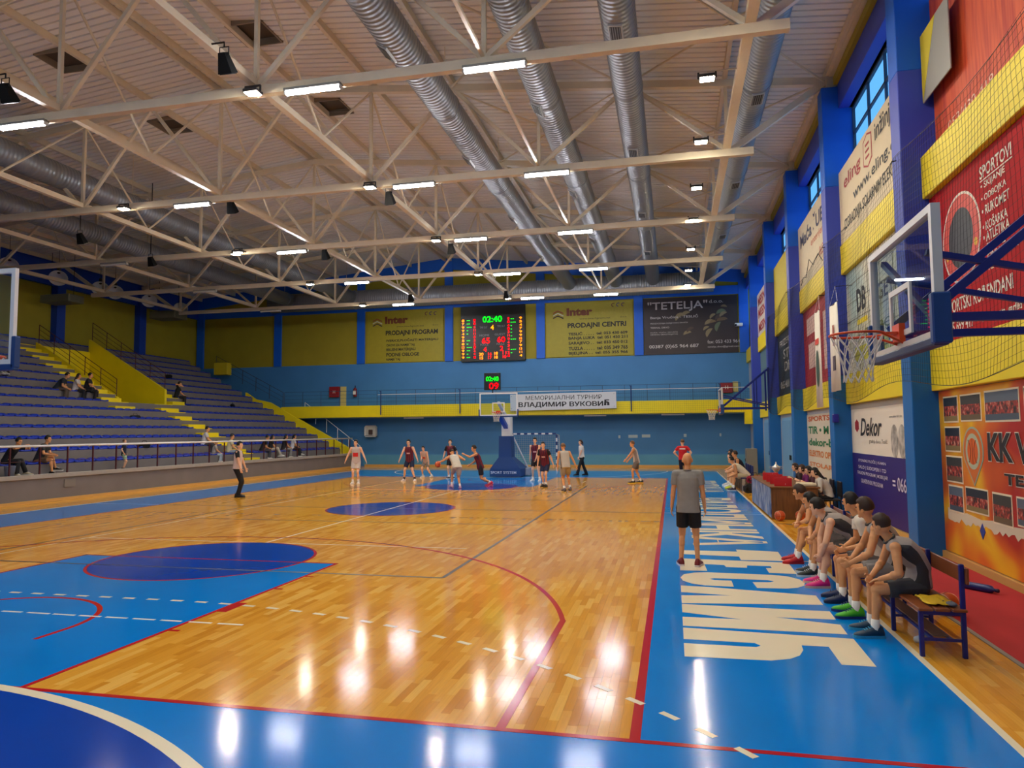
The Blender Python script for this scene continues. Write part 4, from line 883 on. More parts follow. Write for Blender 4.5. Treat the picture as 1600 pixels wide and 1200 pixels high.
for i in range(12):
    z = 9.2 - .215 * i
    seg_text(str(ra.choice([4, 5, 7, 8, 9, 10, 11, 12, 13, 15])), sb, -12.68, z, .14, AMB, w=.16); seg_text(str(ra.choice([4, 5, 7, 8, 9, 10, 11, 12, 13, 15])), sb, -8.92, z + .03, .14, AMB, w=.16)
    seg_text(str(ra.choice([1, 2, 3, 4, 6, 8, 11])), sb, -11.9, z, .14, REDL, w=.12); seg_text(str(ra.choice([1, 2, 3, 4, 6, 8, 11])), sb, -9.68, z + .03, .14, REDL, w=.12)
    for sd, x in ((0, -12.35), (1, -9.48)):
        for j in range(ra.choice([0, 1, 1, 2, 3, 0])): MB().box(x + .12 * j + 12.75, x + .12 * j + .08 + 12.75, -.112, -.1, z + .05 - 6.62, z + .08 - 6.62).build('foul_light', emit('00e018', 2.5), sb)
sc_ = thing('shot_clock', 'small black shot clock on top of the far backboard', 'clock', (-8.22, 26.95, 4.1))
MB().bbox(0, .78, 0, .14, 0, .8, .012).build('case', mat('0b0b0e', .35), sc_)
text('02:40', sc_, FR_FAR, (-8.12, 26.945, 4.52), w=.6, h=.2, m=emit(GRN, 3.0), depth=.004, name='digits'); text('09', sc_, FR_FAR, (-7.97, 26.945, 4.14), w=.45, h=.3, m=emit(REDL, 3.0), depth=.004, name='digits')
MB().tube([(.39, .1, 0), (.39, .1, -.2)], .03, 6).build('stand', BLACK, sc_)
# ================================================================== basketball rims, nets, boards
def hoop(parent, c, direction, rz=0):
    """orange rim with white net; c = rim centre, direction = unit vector from the board to the ring"""
    OR = mat('e04a14', .4); d = Vector(direction); s = Vector((-d.y, d.x, 0)); c = Vector(c)
    rim = MB().tube([c + d * .2286 * math.cos(R(a)) + s * .2286 * math.sin(R(a)) for a in range(0, 360, 12)], .011, 8, True).build('rim', OR, parent, True)
    back = c - d * .375
    MB().beam(back + Vector((0, 0, .0)), c - d * .21, .14, .02).build('rim_plate', OR, parent)
    b = MB(); b.beam(back, back + d * .05, .2, .16); b.tube([back + s * .08 - Vector((0, 0, .1)), c - d * .16 + s * .15], .012, 6); b.tube([back - s * .08 - Vector((0, 0, .1)), c - d * .16 - s * .15], .012, 6); b.build('rim_mount', OR, parent)
    net = MB(); nl, lev = 12, 5
    rad = [.222, .185, .15, .128, .12, .125]; zz = [-.01, -.1, -.19, -.28, -.36, -.43]
    P_ = lambda j, i: c + d * rad[j] * math.cos(R(i * 30 + (15 if j % 2 else 0))) + s * rad[j] * math.sin(R(i * 30 + (15 if j % 2 else 0))) + Vector((0, 0, zz[j]))
    for j in range(5):
        for i in range(12):
            a = P_(j, i)
            for k in ((i, i - 1) if j % 2 == 0 else (i, i + 1)): net.tube([a, P_(j + 1, k % 12)], .005, 4, cap=False)
    net.build('net', mat('e6e0d2', .7), parent)
def rect_frame(y0, y1, z0, z1, w, x0, x1):
    b = MB(); b.box(x0, x1, y0, y0 + w, z0, z1); b.box(x0, x1, y1 - w, y1, z0, z1); b.box(x0, x1, y0 + w, y1 - w, z0, z0 + w); b.box(x0, x1, y0 + w, y1 - w, z1 - w, z1); return b
def xframe(x0, x1, z0, z1, w, y0, y1):
    b = MB(); b.box(x0, x0 + w, y0, y1, z0, z1); b.box(x1 - w, x1, y0, y1, z0, z1); b.box(x0 + w, x1 - w, y0, y1, z0, z0 + w); b.box(x0 + w, x1 - w, y0, y1, z1 - w, z1); return b
PAD = mat('12407c', .5)
# main baskets (far one in play, near one at the left edge)
def main_basket(y, s, label):
    """s = +1: board faces -Y (far basket)"""
    t = thing('basketball_stand', label, 'basketball hoop', (-7.5, y, 0), 0 if s > 0 else math.pi)
    xframe(-.9, .9, 2.9, 3.95, .05, 0, .045).build('backboard_frame', WHITE, t); MB().box(-.86, .86, .015, .03, 2.94, 3.91).build('backboard_glass', glass('f4fbff', .07), t)
    xframe(-.295, .295, 3.06, 3.51, .05, .008, .016).build('target_square', WHITE, t)
    MB().bbox(-.93, .93, -.02, .06, 2.83, 2.9, .01).build('edge_pad', PAD, t)
    for sx in (-1, 1): MB().bbox(sx * .915 - .025, sx * .915 + .025, -.02, .06, 2.86, 3.2, .008).build('edge_pad', PAD, t)
    hoop(t, (0, -.375, 3.05), (0, -1, 0))
    MB().beam((0, .05, 3.0), (0, 1.6, 2.35), .2, .16).build('arm', mat('1848b0', .4), t); MB().beam((0, .05, 3.5), (.0, 1.9, 2.75), .12, .12).build('arm', WHITE, t)
    MB().bbox(-.22, .22, 1.5, 2.0, 1.9, 3.0, .02).build('mast_head', WHITE, t)
    b = MB(); b.add([(-.3, 1.3, 1.95), (.3, 1.3, 1.95), (.3, 1.9, 1.95), (-.3, 1.9, 1.95), (-.32, 1.3, .95), (.32, 1.3, .95), (.32, 2.0, .95), (-.32, 2.0, .95), (-.75, 1.25, .38), (.75, 1.25, .38), (.75, 3.0, .38), (-.75, 3.0, .38), (-.75, 1.25, .03), (.75, 1.25, .03), (.75, 3.2, .03), (-.75, 3.2, .03)],
                 [(0, 1, 2, 3)] + [(a + i, a + (i + 1) % 4, a + 4 + (i + 1) % 4, a + 4 + i) for a in (0, 4, 8) for i in range(4)] + [(15, 14, 13, 12)]); b.build('base_pad', PAD, t)
    for sx in (-1, 1): MB().tube([(sx * .2, 2.0, 2.0), (sx * .7, 3.3, .35)], .04, 8).build('strut', WHITE, t)
    MB().bbox(.76, 1.0, 2.3, 3.1, .03, .4, .02).build('ballast', mat('9aa2ac', .5), t)
    return t
mbk = main_basket(26.8, 1, 'portable basketball hoop with blue padded base under the shot clock')
text('SPORT SYSTEM', mbk, FR_FAR, (-8.2, 28.035, .16), w=1.25, h=.13, m=mat('d8e0f0', .5), bold=.01, depth=.004)
main_basket(1.2, -1, 'near main backboard, only its white frame showing at the left edge')
# side baskets on hinged wall frames
def side_basket(yc, label, z0=2.83):
    t = thing('side_basket', label, 'basketball hoop', (2.37, yc, z0)); h = 1.06
    rect_frame(-.91, .91, 0, h, .06, -.02, .05).build('backboard_frame', mat('d8d4cc', .4), t); MB().box(.01, .024, -.87, .87, .04, h - .04).build('backboard_glass', glass('e4eef4', .12), t)
    rect_frame(-.3, .3, .12, .57, .05, -.012, -.002 + .01).build('target_square', mat('d8d4cc', .4), t)
    for sy in (-1, 1): MB().bbox(-.05, .09, sy * .9 - .04, sy * .9 + .04, -.05, .35, .012).build('corner_pad', mat('14407e', .5), t)
    MB().bbox(-.04, .08, -.9, .9, -.06, .01, .012).build('bottom_pad', mat('23345c', .5), t)
    hoop(t, (-.375, 0, .15), (-1, 0, 0))
    for sy in (-.55, .55):
        MB().beam((.05, sy, .2), (1.95, sy * .9, .2), .07, .07).build('frame_bar', NAVY, t); MB().beam((.05, sy, .25), (1.95, sy * .9, 1.85), .07, .07).build('frame_bar', NAVY, t)
        MB().beam((1.93, sy * .9, .1), (1.93, sy * .9, 1.9), .07, .07).build('frame_bar', NAVY, t); MB().beam((1.45, sy * .92, .2), (1.45, sy * .92, 1.4), .05, .05).build('frame_bar', NAVY, t)
        MB().beam((.05, sy, .75), (1.93, sy * .9, .32), .05, .05).build('frame_bar', NAVY, t)
    MB().beam((1.93, -.6, 1.85), (1.93, .6, 1.85), .07, .07).build('frame_bar', NAVY, t); MB().beam((.08, -.75, .1), (.08, .75, .95), .05, .05).build('frame_bar', NAVY, t)
    return t
side_basket(1.86, 'near side basket with glass board and orange rim on a navy wall frame'); side_basket(27.0, 'far side basket on a navy wall frame before the gallery', 2.88)
# ================================================================== far handball goal
gt = thing('handball_goal', 'handball goal with blue and white striped posts behind the far basket', 'goal', (-7.5, 34, 0))
SB_, SW_ = mat('14286a', .5), mat('e2e2de', .5)
for sx in (-1, 1):
    for i in range(10): MB().box(sx * 1.54 - .04, sx * 1.54 + .04, -.04, .04, .2 * i, .2 * (i + 1)).build('post_stripe', SB_ if i % 2 else SW_, gt)
    MB().tube([(sx * 1.54, .04, 2.0), (sx * 1.54, .9, 1.95), (sx * 1.54, 1.1, 0.02)], .02, 6).build('back_frame', mat('b8bcc0', .5), gt)
for i in range(15): MB().box(-1.5 + .2 * i, -1.5 + .2 * (i + 1), -.04, .04, 2.0, 2.08).build('crossbar_stripe', SB_ if i % 2 == 0 else SW_, gt)
b = MB()
for i in range(26): x = -1.5 + .12 * i; b.tube([(x, .05, 2.0), (x, .9, 1.93), (x, 1.1, .02)], .004, 3, cap=False)
for j in range(16): z = .02 + .122 * j; b.tube([(-1.54, 1.1 - .2 * z / 1.93, z), (1.54, 1.1 - .2 * z / 1.93, z)], .004, 3, cap=False)
for sx in (-1, 1):
    for j in range(1, 16): z = .122 * j; b.tube([(sx * 1.54, .02, z), (sx * 1.54, 1.08 - .1 * z, z)], .004, 3, cap=False)
b.build('net', mat('b4bcc0', .7), gt)
# ================================================================== small things on the far wall
def fbox(name, lab, cat, x0, x1, z0, z1, d, m, parts=()):
    o = MB().bbox(x0, x1, YF - d, YF - .001, z0, z1, .01).build(name, m); tag(o, lab, cat); return o
HR = mat('8a1420', .5)
h1 = fbox('hydrant_cabinet', 'red hydrant cabinet above the gallery near the stands', 'hydrant cabinet', -21.9, -21.2, 4.55, 5.25, .2, HR); text('H', h1, FR_FAR, (-21.62, YF - .205, 4.8), w=.16, h=.2, m=WHITE, depth=.003)
MB().box(-21.15, -20.75, YF - .05, YF - .002, 3.95, 5.25).build('cream_panel', mat('cfc27a', .6), h1)
h2 = fbox('hydrant_cabinet', 'red hydrant cabinet above the gallery in the far right corner', 'hydrant cabinet', 3.1, 3.8, 4.35, 4.95, .2, HR); text('H', h2, FR_FAR, (3.38, YF - .205, 4.56), w=.16, h=.2, m=WHITE, depth=.003); MB().box(3.82, 4.12, YF - .06, YF - .002, 4.4, 5.0).build('cream_panel', mat('cfc27a', .6), h2)
fe = thing('fire_extinguisher', 'fire extinguisher hanging on the blue wall above the gallery', 'extinguisher', (-20.05, YF - .16, 4.55)); MB().lathe([(.02, 0), (.11, .01), (.12, .05), (.12, .5), (.06, .58), (.03, .6)], n=14).build('cylinder', mat('7a1018', .35), fe, True); MB().bbox(-.09, .09, -.14, -.1, .15, .4, .005).build('label', WHITE, fe); MB().cap((0, 0, .6), (0, 0, .72), .03, .03).build('valve', BLACK, fe); MB().box(-.05, .05, .1, .158, .3, .36).build('bracket', BLACK, fe)
mb2 = thing('practice_board', 'small rounded white practice backboard on the wall by the stand stairs', 'backboard', (-18.85, YF - .35, 1.9)); MB().bbox(-.42, .42, 0, .04, 0, .75, .1).build('board', mat('c9cdc8', .5), mb2); MB().bbox(-.14, .14, -.01, .0, .15, .48, .03).build('target', mat('4a3c3a', .5), mb2); MB().tube([(.25 * math.cos(R(a)), -.3 + .25 * math.sin(R(a)), .1) for a in range(0, 360, 20)], .012, 6, True).build('rim', mat('5a4a4a', .5), mb2); MB().beam((0, .04, .35), (0, .34, .35), .1, .1).build('mount', BLACK, mb2)
cb = thing('memorial_banner', 'white cloth banner with black Cyrillic lettering on the gallery front', 'banner', (-9.2, 36.78, 3.42)); 
cl = MB().bbox(0, 6.35, -.012, .012, 0, .98, .004).build('cloth', mat('c9ccd0', .7), cb); cb.rotation_euler = (0, R(-.6), 0)
for b_, x, z, w, h in (('МЕМОРИЈАЛНИ ТУРНИР', .95, .62, 4.55, .26), ('ВЛАДИМИР ВУКОВИ', .5, .16, 5.05, .34), ('ВЛАДИМИР ВУКОВИ', .515, .165, 5.05, .34), ('ВЛАДИМИР ВУКОВИ', .53, .155, 5.05, .34)): text(b_, cb, FR_FAR, (-9.2 + x, 36.765, 3.42 + z + .01 * x), w=w, h=h, m=mat('1c1c22', .6), depth=.003 + .0005 * (.51 < x < .9) + .0005 * (.52 < x < .9))
b = MB(); pz_ = [(5.63 + .31 * (2.94 - yy) / .98, .19 + .34 * (xx - .4) / 1.68) for xx, yy in GL['H']]
ar_ = sum(pz_[i - 1][0] * pz_[i][1] - pz_[i][0] * pz_[i - 1][1] for i in range(len(pz_))); pz_ = pz_ if ar_ > 0 else pz_[::-1]
n_ = len(pz_); b.add([(xx, -.019, zz) for xx, zz in pz_] + [(xx, -.011, zz) for xx, zz in pz_], [tuple(range(n_)), tuple(reversed(range(n_, 2 * n_)))]); b.build('lettering', mat('1c1c22', .6), cb)
for x in (.08, 6.22):
    for z in (.12, .86): MB().cap((x, -.02, z), (x, .1, z), .02, .02, 6).build('eyelet', BLACK, cb)
for i, (x, w) in enumerate(((-2.9, .12), (-2.3, .55), (-1.5, .5), (.95, .16), (3.0, .1))): tag(MB().bbox(x, x + w, YF - .012, YF - .001, 1.72 + .02 * i, 1.9 + .02 * i, .003).build('wall_sticker', mat('a9c0c8', .6)), 'small pale sticker on the far blue wall, %s from the left' % ('first', 'second', 'third', 'fourth', 'fifth')[i], 'sticker')
cc = thing('security_camera', 'white security camera on the far right pier beside the brown billboard', 'camera', (4.35, 38.1, 8.3)); MB().bbox(-.35, .1, -.1, .1, -.08, .1, .03).build('body', WHITE, cc); MB().cap((-.3, -.05, -.02), (-.3, -.14, -.02), .06, .06).build('lens', BLACK, cc); MB().beam((.0, .1, 0), (.0, .4, .0), .06, .06).build('arm', WHITE, cc)
# ================================================================== rope net along the right wall
sn = thing('safety_net', 'fine black rope net hung along the right wall in front of the yellow bands', 'net', (4.24, 2.0, 2.8)); b = MB()
def zb(y): return 2.85 + .12 * math.sin((y - 2) * 1.03 + .8) - 2.8
ny = int((26 - 2) / .11)
def zt_(y): return 6.9 - 2.8 - .25 * abs(math.sin((y - 2.1) * math.pi / 6.1))
for i in range(ny + 1):
    y = .11 * i; r_ = .0022 if y < 8 else .003
    z0, z1 = zb(y + 2), zt_(y + 2); b.tube([(.03 * math.sin(y * 2.1 + z * 2), y + .02 * math.sin(z * 3 + y), z) for z in [z0 + (z1 - z0) * j / 7 for j in range(8)]], r_, 3, cap=False)
for j in range(38):
    u = j / 37; b.tube([(.03 * math.sin(y * 2.1 + (zb(y + 2) + (zt_(y + 2) - zb(y + 2)) * u) * 2), y, zb(y + 2) + (zt_(y + 2) - zb(y + 2)) * u) for y in [.4 * k for k in range(61)]], .0024, 3, cap=False)
b.build('mesh', mat('15161a', .8), sn)
MB().tube([(0, .3 * k, zb(.3 * k + 2)) for k in range(81)], .006, 5).build('bottom_rope', BLACK, sn); MB().tube([(0, .3 * k, zt_(.3 * k + 2)) for k in range(81)], .005, 5).build('top_rope', BLACK, sn)
for y in (.35, 6.45, 12.55, 18.65): MB().tube([(0, y, zt_(y + 2)), (.1, y, zt_(y + 2) + .02)], .012, 5).build('hook', BLACK, sn)
# ================================================================== players' benches
WOOD = mat('8a4a24', .4, noise=.12, nscale=4); WOOD_L = mat('b07a44', .45, noise=.1, nscale=4)
def bench(y0, y1, label):
    t = thing('team_bench', label, 'bench', (2.75, y0, 0), 0, 'team benches'); Ln = y1 - y0
    for i in range(3): MB().bbox(-.21 + .145 * i, -.085 + .145 * i, 0, Ln, .425, .452, .006).build('seat_slat', WOOD, t)
    b_ = MB().bbox(.2, .225, -.01, Ln + .01, .68, .83, .006).build('back_slat', WOOD, t)
    n = 4
    for i in range(n):
        y = .05 + (Ln - .1) * i / (n - 1)
        MB().bbox(-.2, -.16, y - .02, y + .02, 0, .42, .005).build('leg', NAVY, t); MB().bbox(.16, .2, y - .02, y + .02, 0, .86, .005).build('leg', NAVY, t)
        MB().beam((-.18, y, .405), (.18, y, .405), .035, .035).build('seat_bearer', NAVY, t); MB().beam((-.18, y, .16), (.18, y, .16), .025, .025).build('cross_bar', NAVY, t)
    for x in (-.08, .08): MB().beam((x, .05, .16), (x, Ln - .05, .16), .025, .025).build('foot_rail', NAVY, t)
    MB().bbox(-.07, .07, .1, Ln - .1, .175, .185, .003).build('shoe_shelf', mat('6a5248', .6), t)
bench(2.32, 5.08, 'navy framed wooden team bench nearest the camera on the right'); bench(5.2, 7.95, 'second navy framed wooden team bench, nearer the scorers table')
yc = thing('yellow_bib', 'crumpled yellow training bib lying on the end of the near bench', 'bib', (2.77, 2.62, .455))
b = MB(); rb_ = random.Random(9); n = 9
for i in range(n):
    for j in range(n): u, v = i / (n - 1) - .5, j / (n - 1) - .5; b.v.append((u * .2 * (1 + .4 * rb_.random()), v * .34 * (1 + .3 * rb_.random()), .012 + .045 * rb_.random() * (1 - 1.6 * max(abs(u), abs(v)) ** 1.0)))
for i in range(n - 1):
    for j in range(n - 1): a = i * n + j; b.f.append((a, a + n, a + n + 1, a + 1))
o = b.build('cloth', mat('e0b814', .7), yc, True); sd = o.modifiers.new('t', 'SOLIDIFY'); sd.thickness = .006; sd.offset = 1
gl = thing('grey_glove', 'small grey and black glove lying beside the yellow bib', 'glove', (2.86, 2.45, .455)); MB().ell((0, 0, .02), .05, .07, .02).build('palm', mat('6a6e7a', .7), gl, True)
for i in range(4): MB().cap((-.03 + .02 * i, .05, .018), (-.035 + .024 * i, .12, .016), .012, .01, 8).build('finger', mat('24262c', .7), gl, True)
bo = thing('blue_bottle', 'blue drinks bottle lying on the red runner by the wall', 'bottle', (4.2, 5.42, .055), R(-52)); bb = MB().lathe([(.0, -.2), (.05, -.2), (.054, -.17), (.054, .1), (.05, .14), (.02, .17), (.02, .19)], n=16).build('body', mat('16286e', .3), bo, True); bb.rotation_euler = (0, R(90), 0); cp_ = MB().lathe([(.024, .19), (.024, .23), (.01, .235)], n=12).build('cap', mat('0e1a44', .4), bo, True); cp_.rotation_euler = (0, R(90), 0)
def ball(name, lab, loc, stripes=True):
    t = thing(name, lab, 'ball', loc, R(35)); r = .121; MB().ell((0, 0, 0), r, r, r, None, 24, 16).build('skin', mat('c8501c', .5, bump=.1, bscale=300), t, True)
    m_ = mat('2a1a14', .5)
    for k in range(3):
        rot = [(0, 0, 0), (R(90), 0, 0), (R(90), R(90), 0)][k]; q = MB().tube([(r * math.cos(R(a)), r * math.sin(R(a)), 0) for a in range(0, 360, 12)], .0035, 5, True).build('seam', m_, t); q.rotation_euler = rot
    for s in (-1, 1): MB().tube([(r * 1.0 * math.cos(R(55)) * s, r * math.sin(R(55)) * math.cos(R(a)), r * math.sin(R(55)) * math.sin(R(a))) for a in range(0, 360, 12)], .005, 5, True).build('stripe', mat('e0b890', .5), t)
    return t
ball('basketball', 'orange basketball on the floor against the scorers table, left one', (2.74, 12.72, .124)); ball('basketball', 'orange basketball by the table half hidden behind the first seated player', (3.22, 12.82, .124)); ball('basketball', 'orange basketball lying behind the back slat of the near bench', (3.35, 4.05, .136))
ball('basketball', 'basketball being dribbled by the white shirted attacker', (-8.66, 21.56, .9))
# ================================================================== scorers table and what stands on it
tb = thing('scorers_table', 'brown scorers table with closed wooden end panel behind the team bench', 'table', (2.9, 13.0, 0))
MB().bbox(-.3, .75, 0, .03, 0, .74, .004).build('end_panel', ramp_mat('brown_laminate', [(.3, '5a3618'), (.55, '7c4f24'), (.75, '6a421e')], 3, .5, 3, stretch=(8, 8, .6)), tb); MB().bbox(-.33, .8, -.03, 4.2, .74, .775, .006).build('top', mat('7a5028', .45, noise=.1), tb); MB().bbox(-.32, -.3, .03, 4.17, .04, .74, .004).build('front_panel', ramp_mat('sponsor_front', [(.35, '3a4a7c'), (.55, '8a98b0'), (.7, 'c0b0a8')], 3, .5, 3), tb); MB().bbox(-.3, .75, 4.14, 4.17, 0, .74, .004).build('end_panel', mat('6a421e', .5), tb)
for i in range(4):
    t = thing('team_foul_sign', 'red team foul marker standing on the scorers table, %s in the row' % ('nearest', 'second', 'third', 'farthest')[i], 'sign', (2.9, 13.2 + .75 * i, .775), R(-8)); MB().bbox(-.2, .2, -.01, .01, 0, .2, .004).build('board', mat('c81a22', .45), t); MB().bbox(-.2, .2, .01, .08, 0, .015, .003).build('foot', mat('c81a22', .45), t)
    text('5' if i == 0 else str(4 - i), t, FR_FAR, (2.95, 13.184 + .75 * i, .8), w=.12, h=.15, m=WHITE, bold=.03, depth=.002)
tr = thing('trophy', 'silver trophy cup standing at the far end of the scorers table', 'trophy', (3.1, 15.85, .775)); MB().lathe([(.1, 0), (.1, .08), (.05, .1), (.03, .16), (.05, .2), (.1, .26), (.12, .33), (.1, .35), (.05, .38), (.02, .42), (.008, .48)], n=18).build('cup', mat('d8d8d4', .25, .6), tr, True)
for s in (-1, 1): MB().tube([(s * .09, 0, .27), (s * .16, 0, .3), (s * .15, 0, .35), (s * .11, 0, .34)], .01, 5).build('handle', mat('d8d8d4', .25, .6), tr)
tag(MB().bbox(3.25, 3.65, 13.1, 13.6, .776, .85, .02).build('paper_stack', mat('d8c8a8', .7)), 'pile of cream papers on the near end of the scorers table', 'papers')
# far bench, bags, cooler
def chair(x, y, lab, c_):
    t = thing('bench_chair', lab, 'chair', (x, y, 0), R(90), 'chairs of the far team bench'); M_ = mat(c_, .45); MB().bbox(-.22, .22, -.2, .22, .42, .46, .015).build('seat', M_, t); q = MB().bbox(-.22, .22, -.23, -.19, .5, .88, .015).build('backrest', M_, t)
    for sx in (-.19, .19):
        MB().tube([(sx, .18, .43), (sx, .2, 0.0)], .013, 6).build('leg', BLACK, t); MB().tube([(sx, -.18, .43), (sx, -.2, 0.0)], .013, 6).build('leg', BLACK, t); MB().tube([(sx, -.19, .43), (sx, -.21, .7)], .013, 6).build('upright', BLACK, t)
CH_W = ['nearest', 'second', 'third', 'fourth', 'farthest']
for i in range(4): chair(2.85, 21.6 + .75 * i, 'dark blue chair of the far team bench, %s of four' % ('nearest', 'second', 'third', 'farthest')[i], '1a2c6a')
def bag(x, y, z, lab, c_, s=1.0, rz=0):
    t = thing('sports_bag', lab, 'bag', (x, y, z), rz); bo_ = MB(); bo_.bbox(-.28 * s, .28 * s, -.14 * s, .14 * s, 0, .27 * s, .07 * s); bo_.build('body', mat(c_, .8, noise=.15, nscale=9), t, True); MB().tube([(-.12 * s, 0, .26 * s), (-.08 * s, 0, .38 * s), (.08 * s, 0, .38 * s), (.12 * s, 0, .26 * s)], .012 * s, 6).build('strap', mat('16161a', .8), t)
bag(2.95, 20.6, 0, 'black sports bag on the floor beside the far team bench', '16161c', 1.1, .4); bag(3.05, 20.95, .3, 'crimson sports bag piled on the black bag', 'a01838', .95, .2); bag(3.5, 20.3, 0, 'red sports bag by the scorers table end', 'b01c2c', 1.0, 1.2)
fn = thing('grey_cabinet', 'grey metal cabinet standing against the far blue pilaster', 'cabinet', (4.1, 31.6, 0)); MB().bbox(-.3, .2, -.35, .35, 0, 1.25, .02).build('body', mat('8a8474', .5), fn); MB().box(-.31, -.3, -.3, .3, .1, 1.15).build('door', mat('7c776a', .5), fn); MB().bbox(-.34, -.31, .2, .24, .6, .75, .004).build('handle', BLACK, fn)
tag(MB().bbox(4.28, 4.42, 14.15, 14.32, 2.3, 2.52, .02).build('wall_speaker', mat('1a1c8c', .4)), 'small blue box speaker on the second pilaster', 'speaker')
for i, (x, y, z, c_, l_) in enumerate(((-25.6, 22.3, 4.12, '14161a', 'black bag on a step of the stands below the three seated spectators'), (-24.0, 23.3, 2.84, '101216', 'black bag on the nearer lower seats of the stands'), (-25.5, 33.0, 3.75, '16181c', 'black bag on the seats toward the far end of the stands'), (-28.0, 30.5, 5.4, '14161a', 'black bag high on the far half of the stands'), (-21.2, 20.6, 1.6, '22242a', 'dark backpack on the second row behind the child'))): bag(x, y, z, l_, c_, .8, i)
bk = thing('litter_bin', 'grey plastic litter bin behind the stand railing at the left edge', 'bin', (-19.95, 13.3, .84)); MB().lathe([(.12, 0), (.16, .35), (.17, .36), (.14, .34)], n=16).build('body', mat('8a90a0', .5), bk, True)
wb = thing('water_bottle', 'clear water bottle on the floor under the near bench', 'bottle', (2.72, 2.85, .04), R(40)); q = MB().lathe([(.0, -.1), (.032, -.1), (.034, .04), (.014, .09), (.014, .11)], n=12).build('body', mat('c9d0d0', .2), wb, True); q.rotation_euler = (0, R(90), 0); q = MB().lathe([(.016, .11), (.016, .125), (.0, .126)], n=10).build('cap', WHITE, wb, True); q.rotation_euler = (0, R(90), 0)
# ================================================================== people
SKIN = [mat('e8ae80', .5, spec=.3), mat('e0a06c', .5, spec=.3), mat('eebb98', .5, spec=.3), mat('cc8a5c', .5, spec=.3)]
HAIR = {'black': mat('16110e', .6), 'brown': mat('3a2416', .6), 'light': mat('6e4c2c', .6), 'grey': mat('8a8078', .6)}
EYE_ME = MB().ell((0, 0, 0), .012, .008, .009, None, 8, 6).mesh('eye'); EYE_M = mat('1a1210', .3); LIP_M = mat('a05a4c', .5)
LIP_ME = MB().ell((0, 0, 0), .024, .008, .007, None, 8, 6).mesh('mouth')
# ---- one shoe mesh for everybody
def shoe_sections(grow=0.0, z0=.02, hs=1.0):
    S = [(-.082, .022, .06), (-.068, .036, .1), (-.03, .04, .108), (.015, .041, .1), (.06, .045, .078), (.11, .05, .062), (.155, .046, .052), (.188, .03, .042), (.203, .012, .03)]
    b = MB(); n = 9
    for (y, w, h) in S:
        for i in range(n):
            a = math.pi * i / (n - 1); b.v.append(((w + grow) * math.cos(a) * (1 if y < .1 else 1), y * (1 + grow * 3), z0 + (h - z0) * hs * math.sin(a) ** .7))
    for j in range(len(S) - 1):
        for i in range(n - 1): a = j * n + i; b.f.append((a, a + 1, a + n + 1, a + n))
        b.f.append((j * n, (j + 1) * n, (j + 1) * n + n - 1, j * n + n - 1))
    b.f.append(tuple(range(n))[::-1]); L_ = (len(S) - 1) * n; b.f.append(tuple(range(L_, L_ + n)))
    return b
UPPER_ME = shoe_sections().mesh('shoe_upper'); 
b = MB(); out = [(-.088, .02), (-.08, .034), (-.04, .042), (.01, .041), (.06, .046), (.11, .053), (.155, .05), (.19, .034), (.208, .012)]
poly = [(w, y) for y, w in out] + [(-w, y) for y, w in reversed(out)]; b.prism(poly, 0, .026); SOLE_ME = b.mesh('shoe_sole')
b = MB()
for i in range(4): y = .035 + .022 * i; z = .098 - .009 * i; b.tube([(-.024, y, z - .004), (0, y + .004, z + .006), (.024, y, z - .004)], .004, 5)
LACE_ME = b.mesh('shoe_laces')
def ik(a, c, l1, l2, pole):
    a, c, pole = Vector(a), Vector(c), Vector(pole); d = c - a; D = min(d.length, (l1 + l2) * .999); d.normalize(); c = a + d * D
    x = (l1 * l1 - l2 * l2 + D * D) / (2 * D); h = math.sqrt(max(l1 * l1 - x * x, 0)); n = pole - d * pole.dot(d)
    if n.length < 1e-5: n = Vector((0, 0, 1)) - d * d.z
    return a + d * x + n.normalized() * h, c
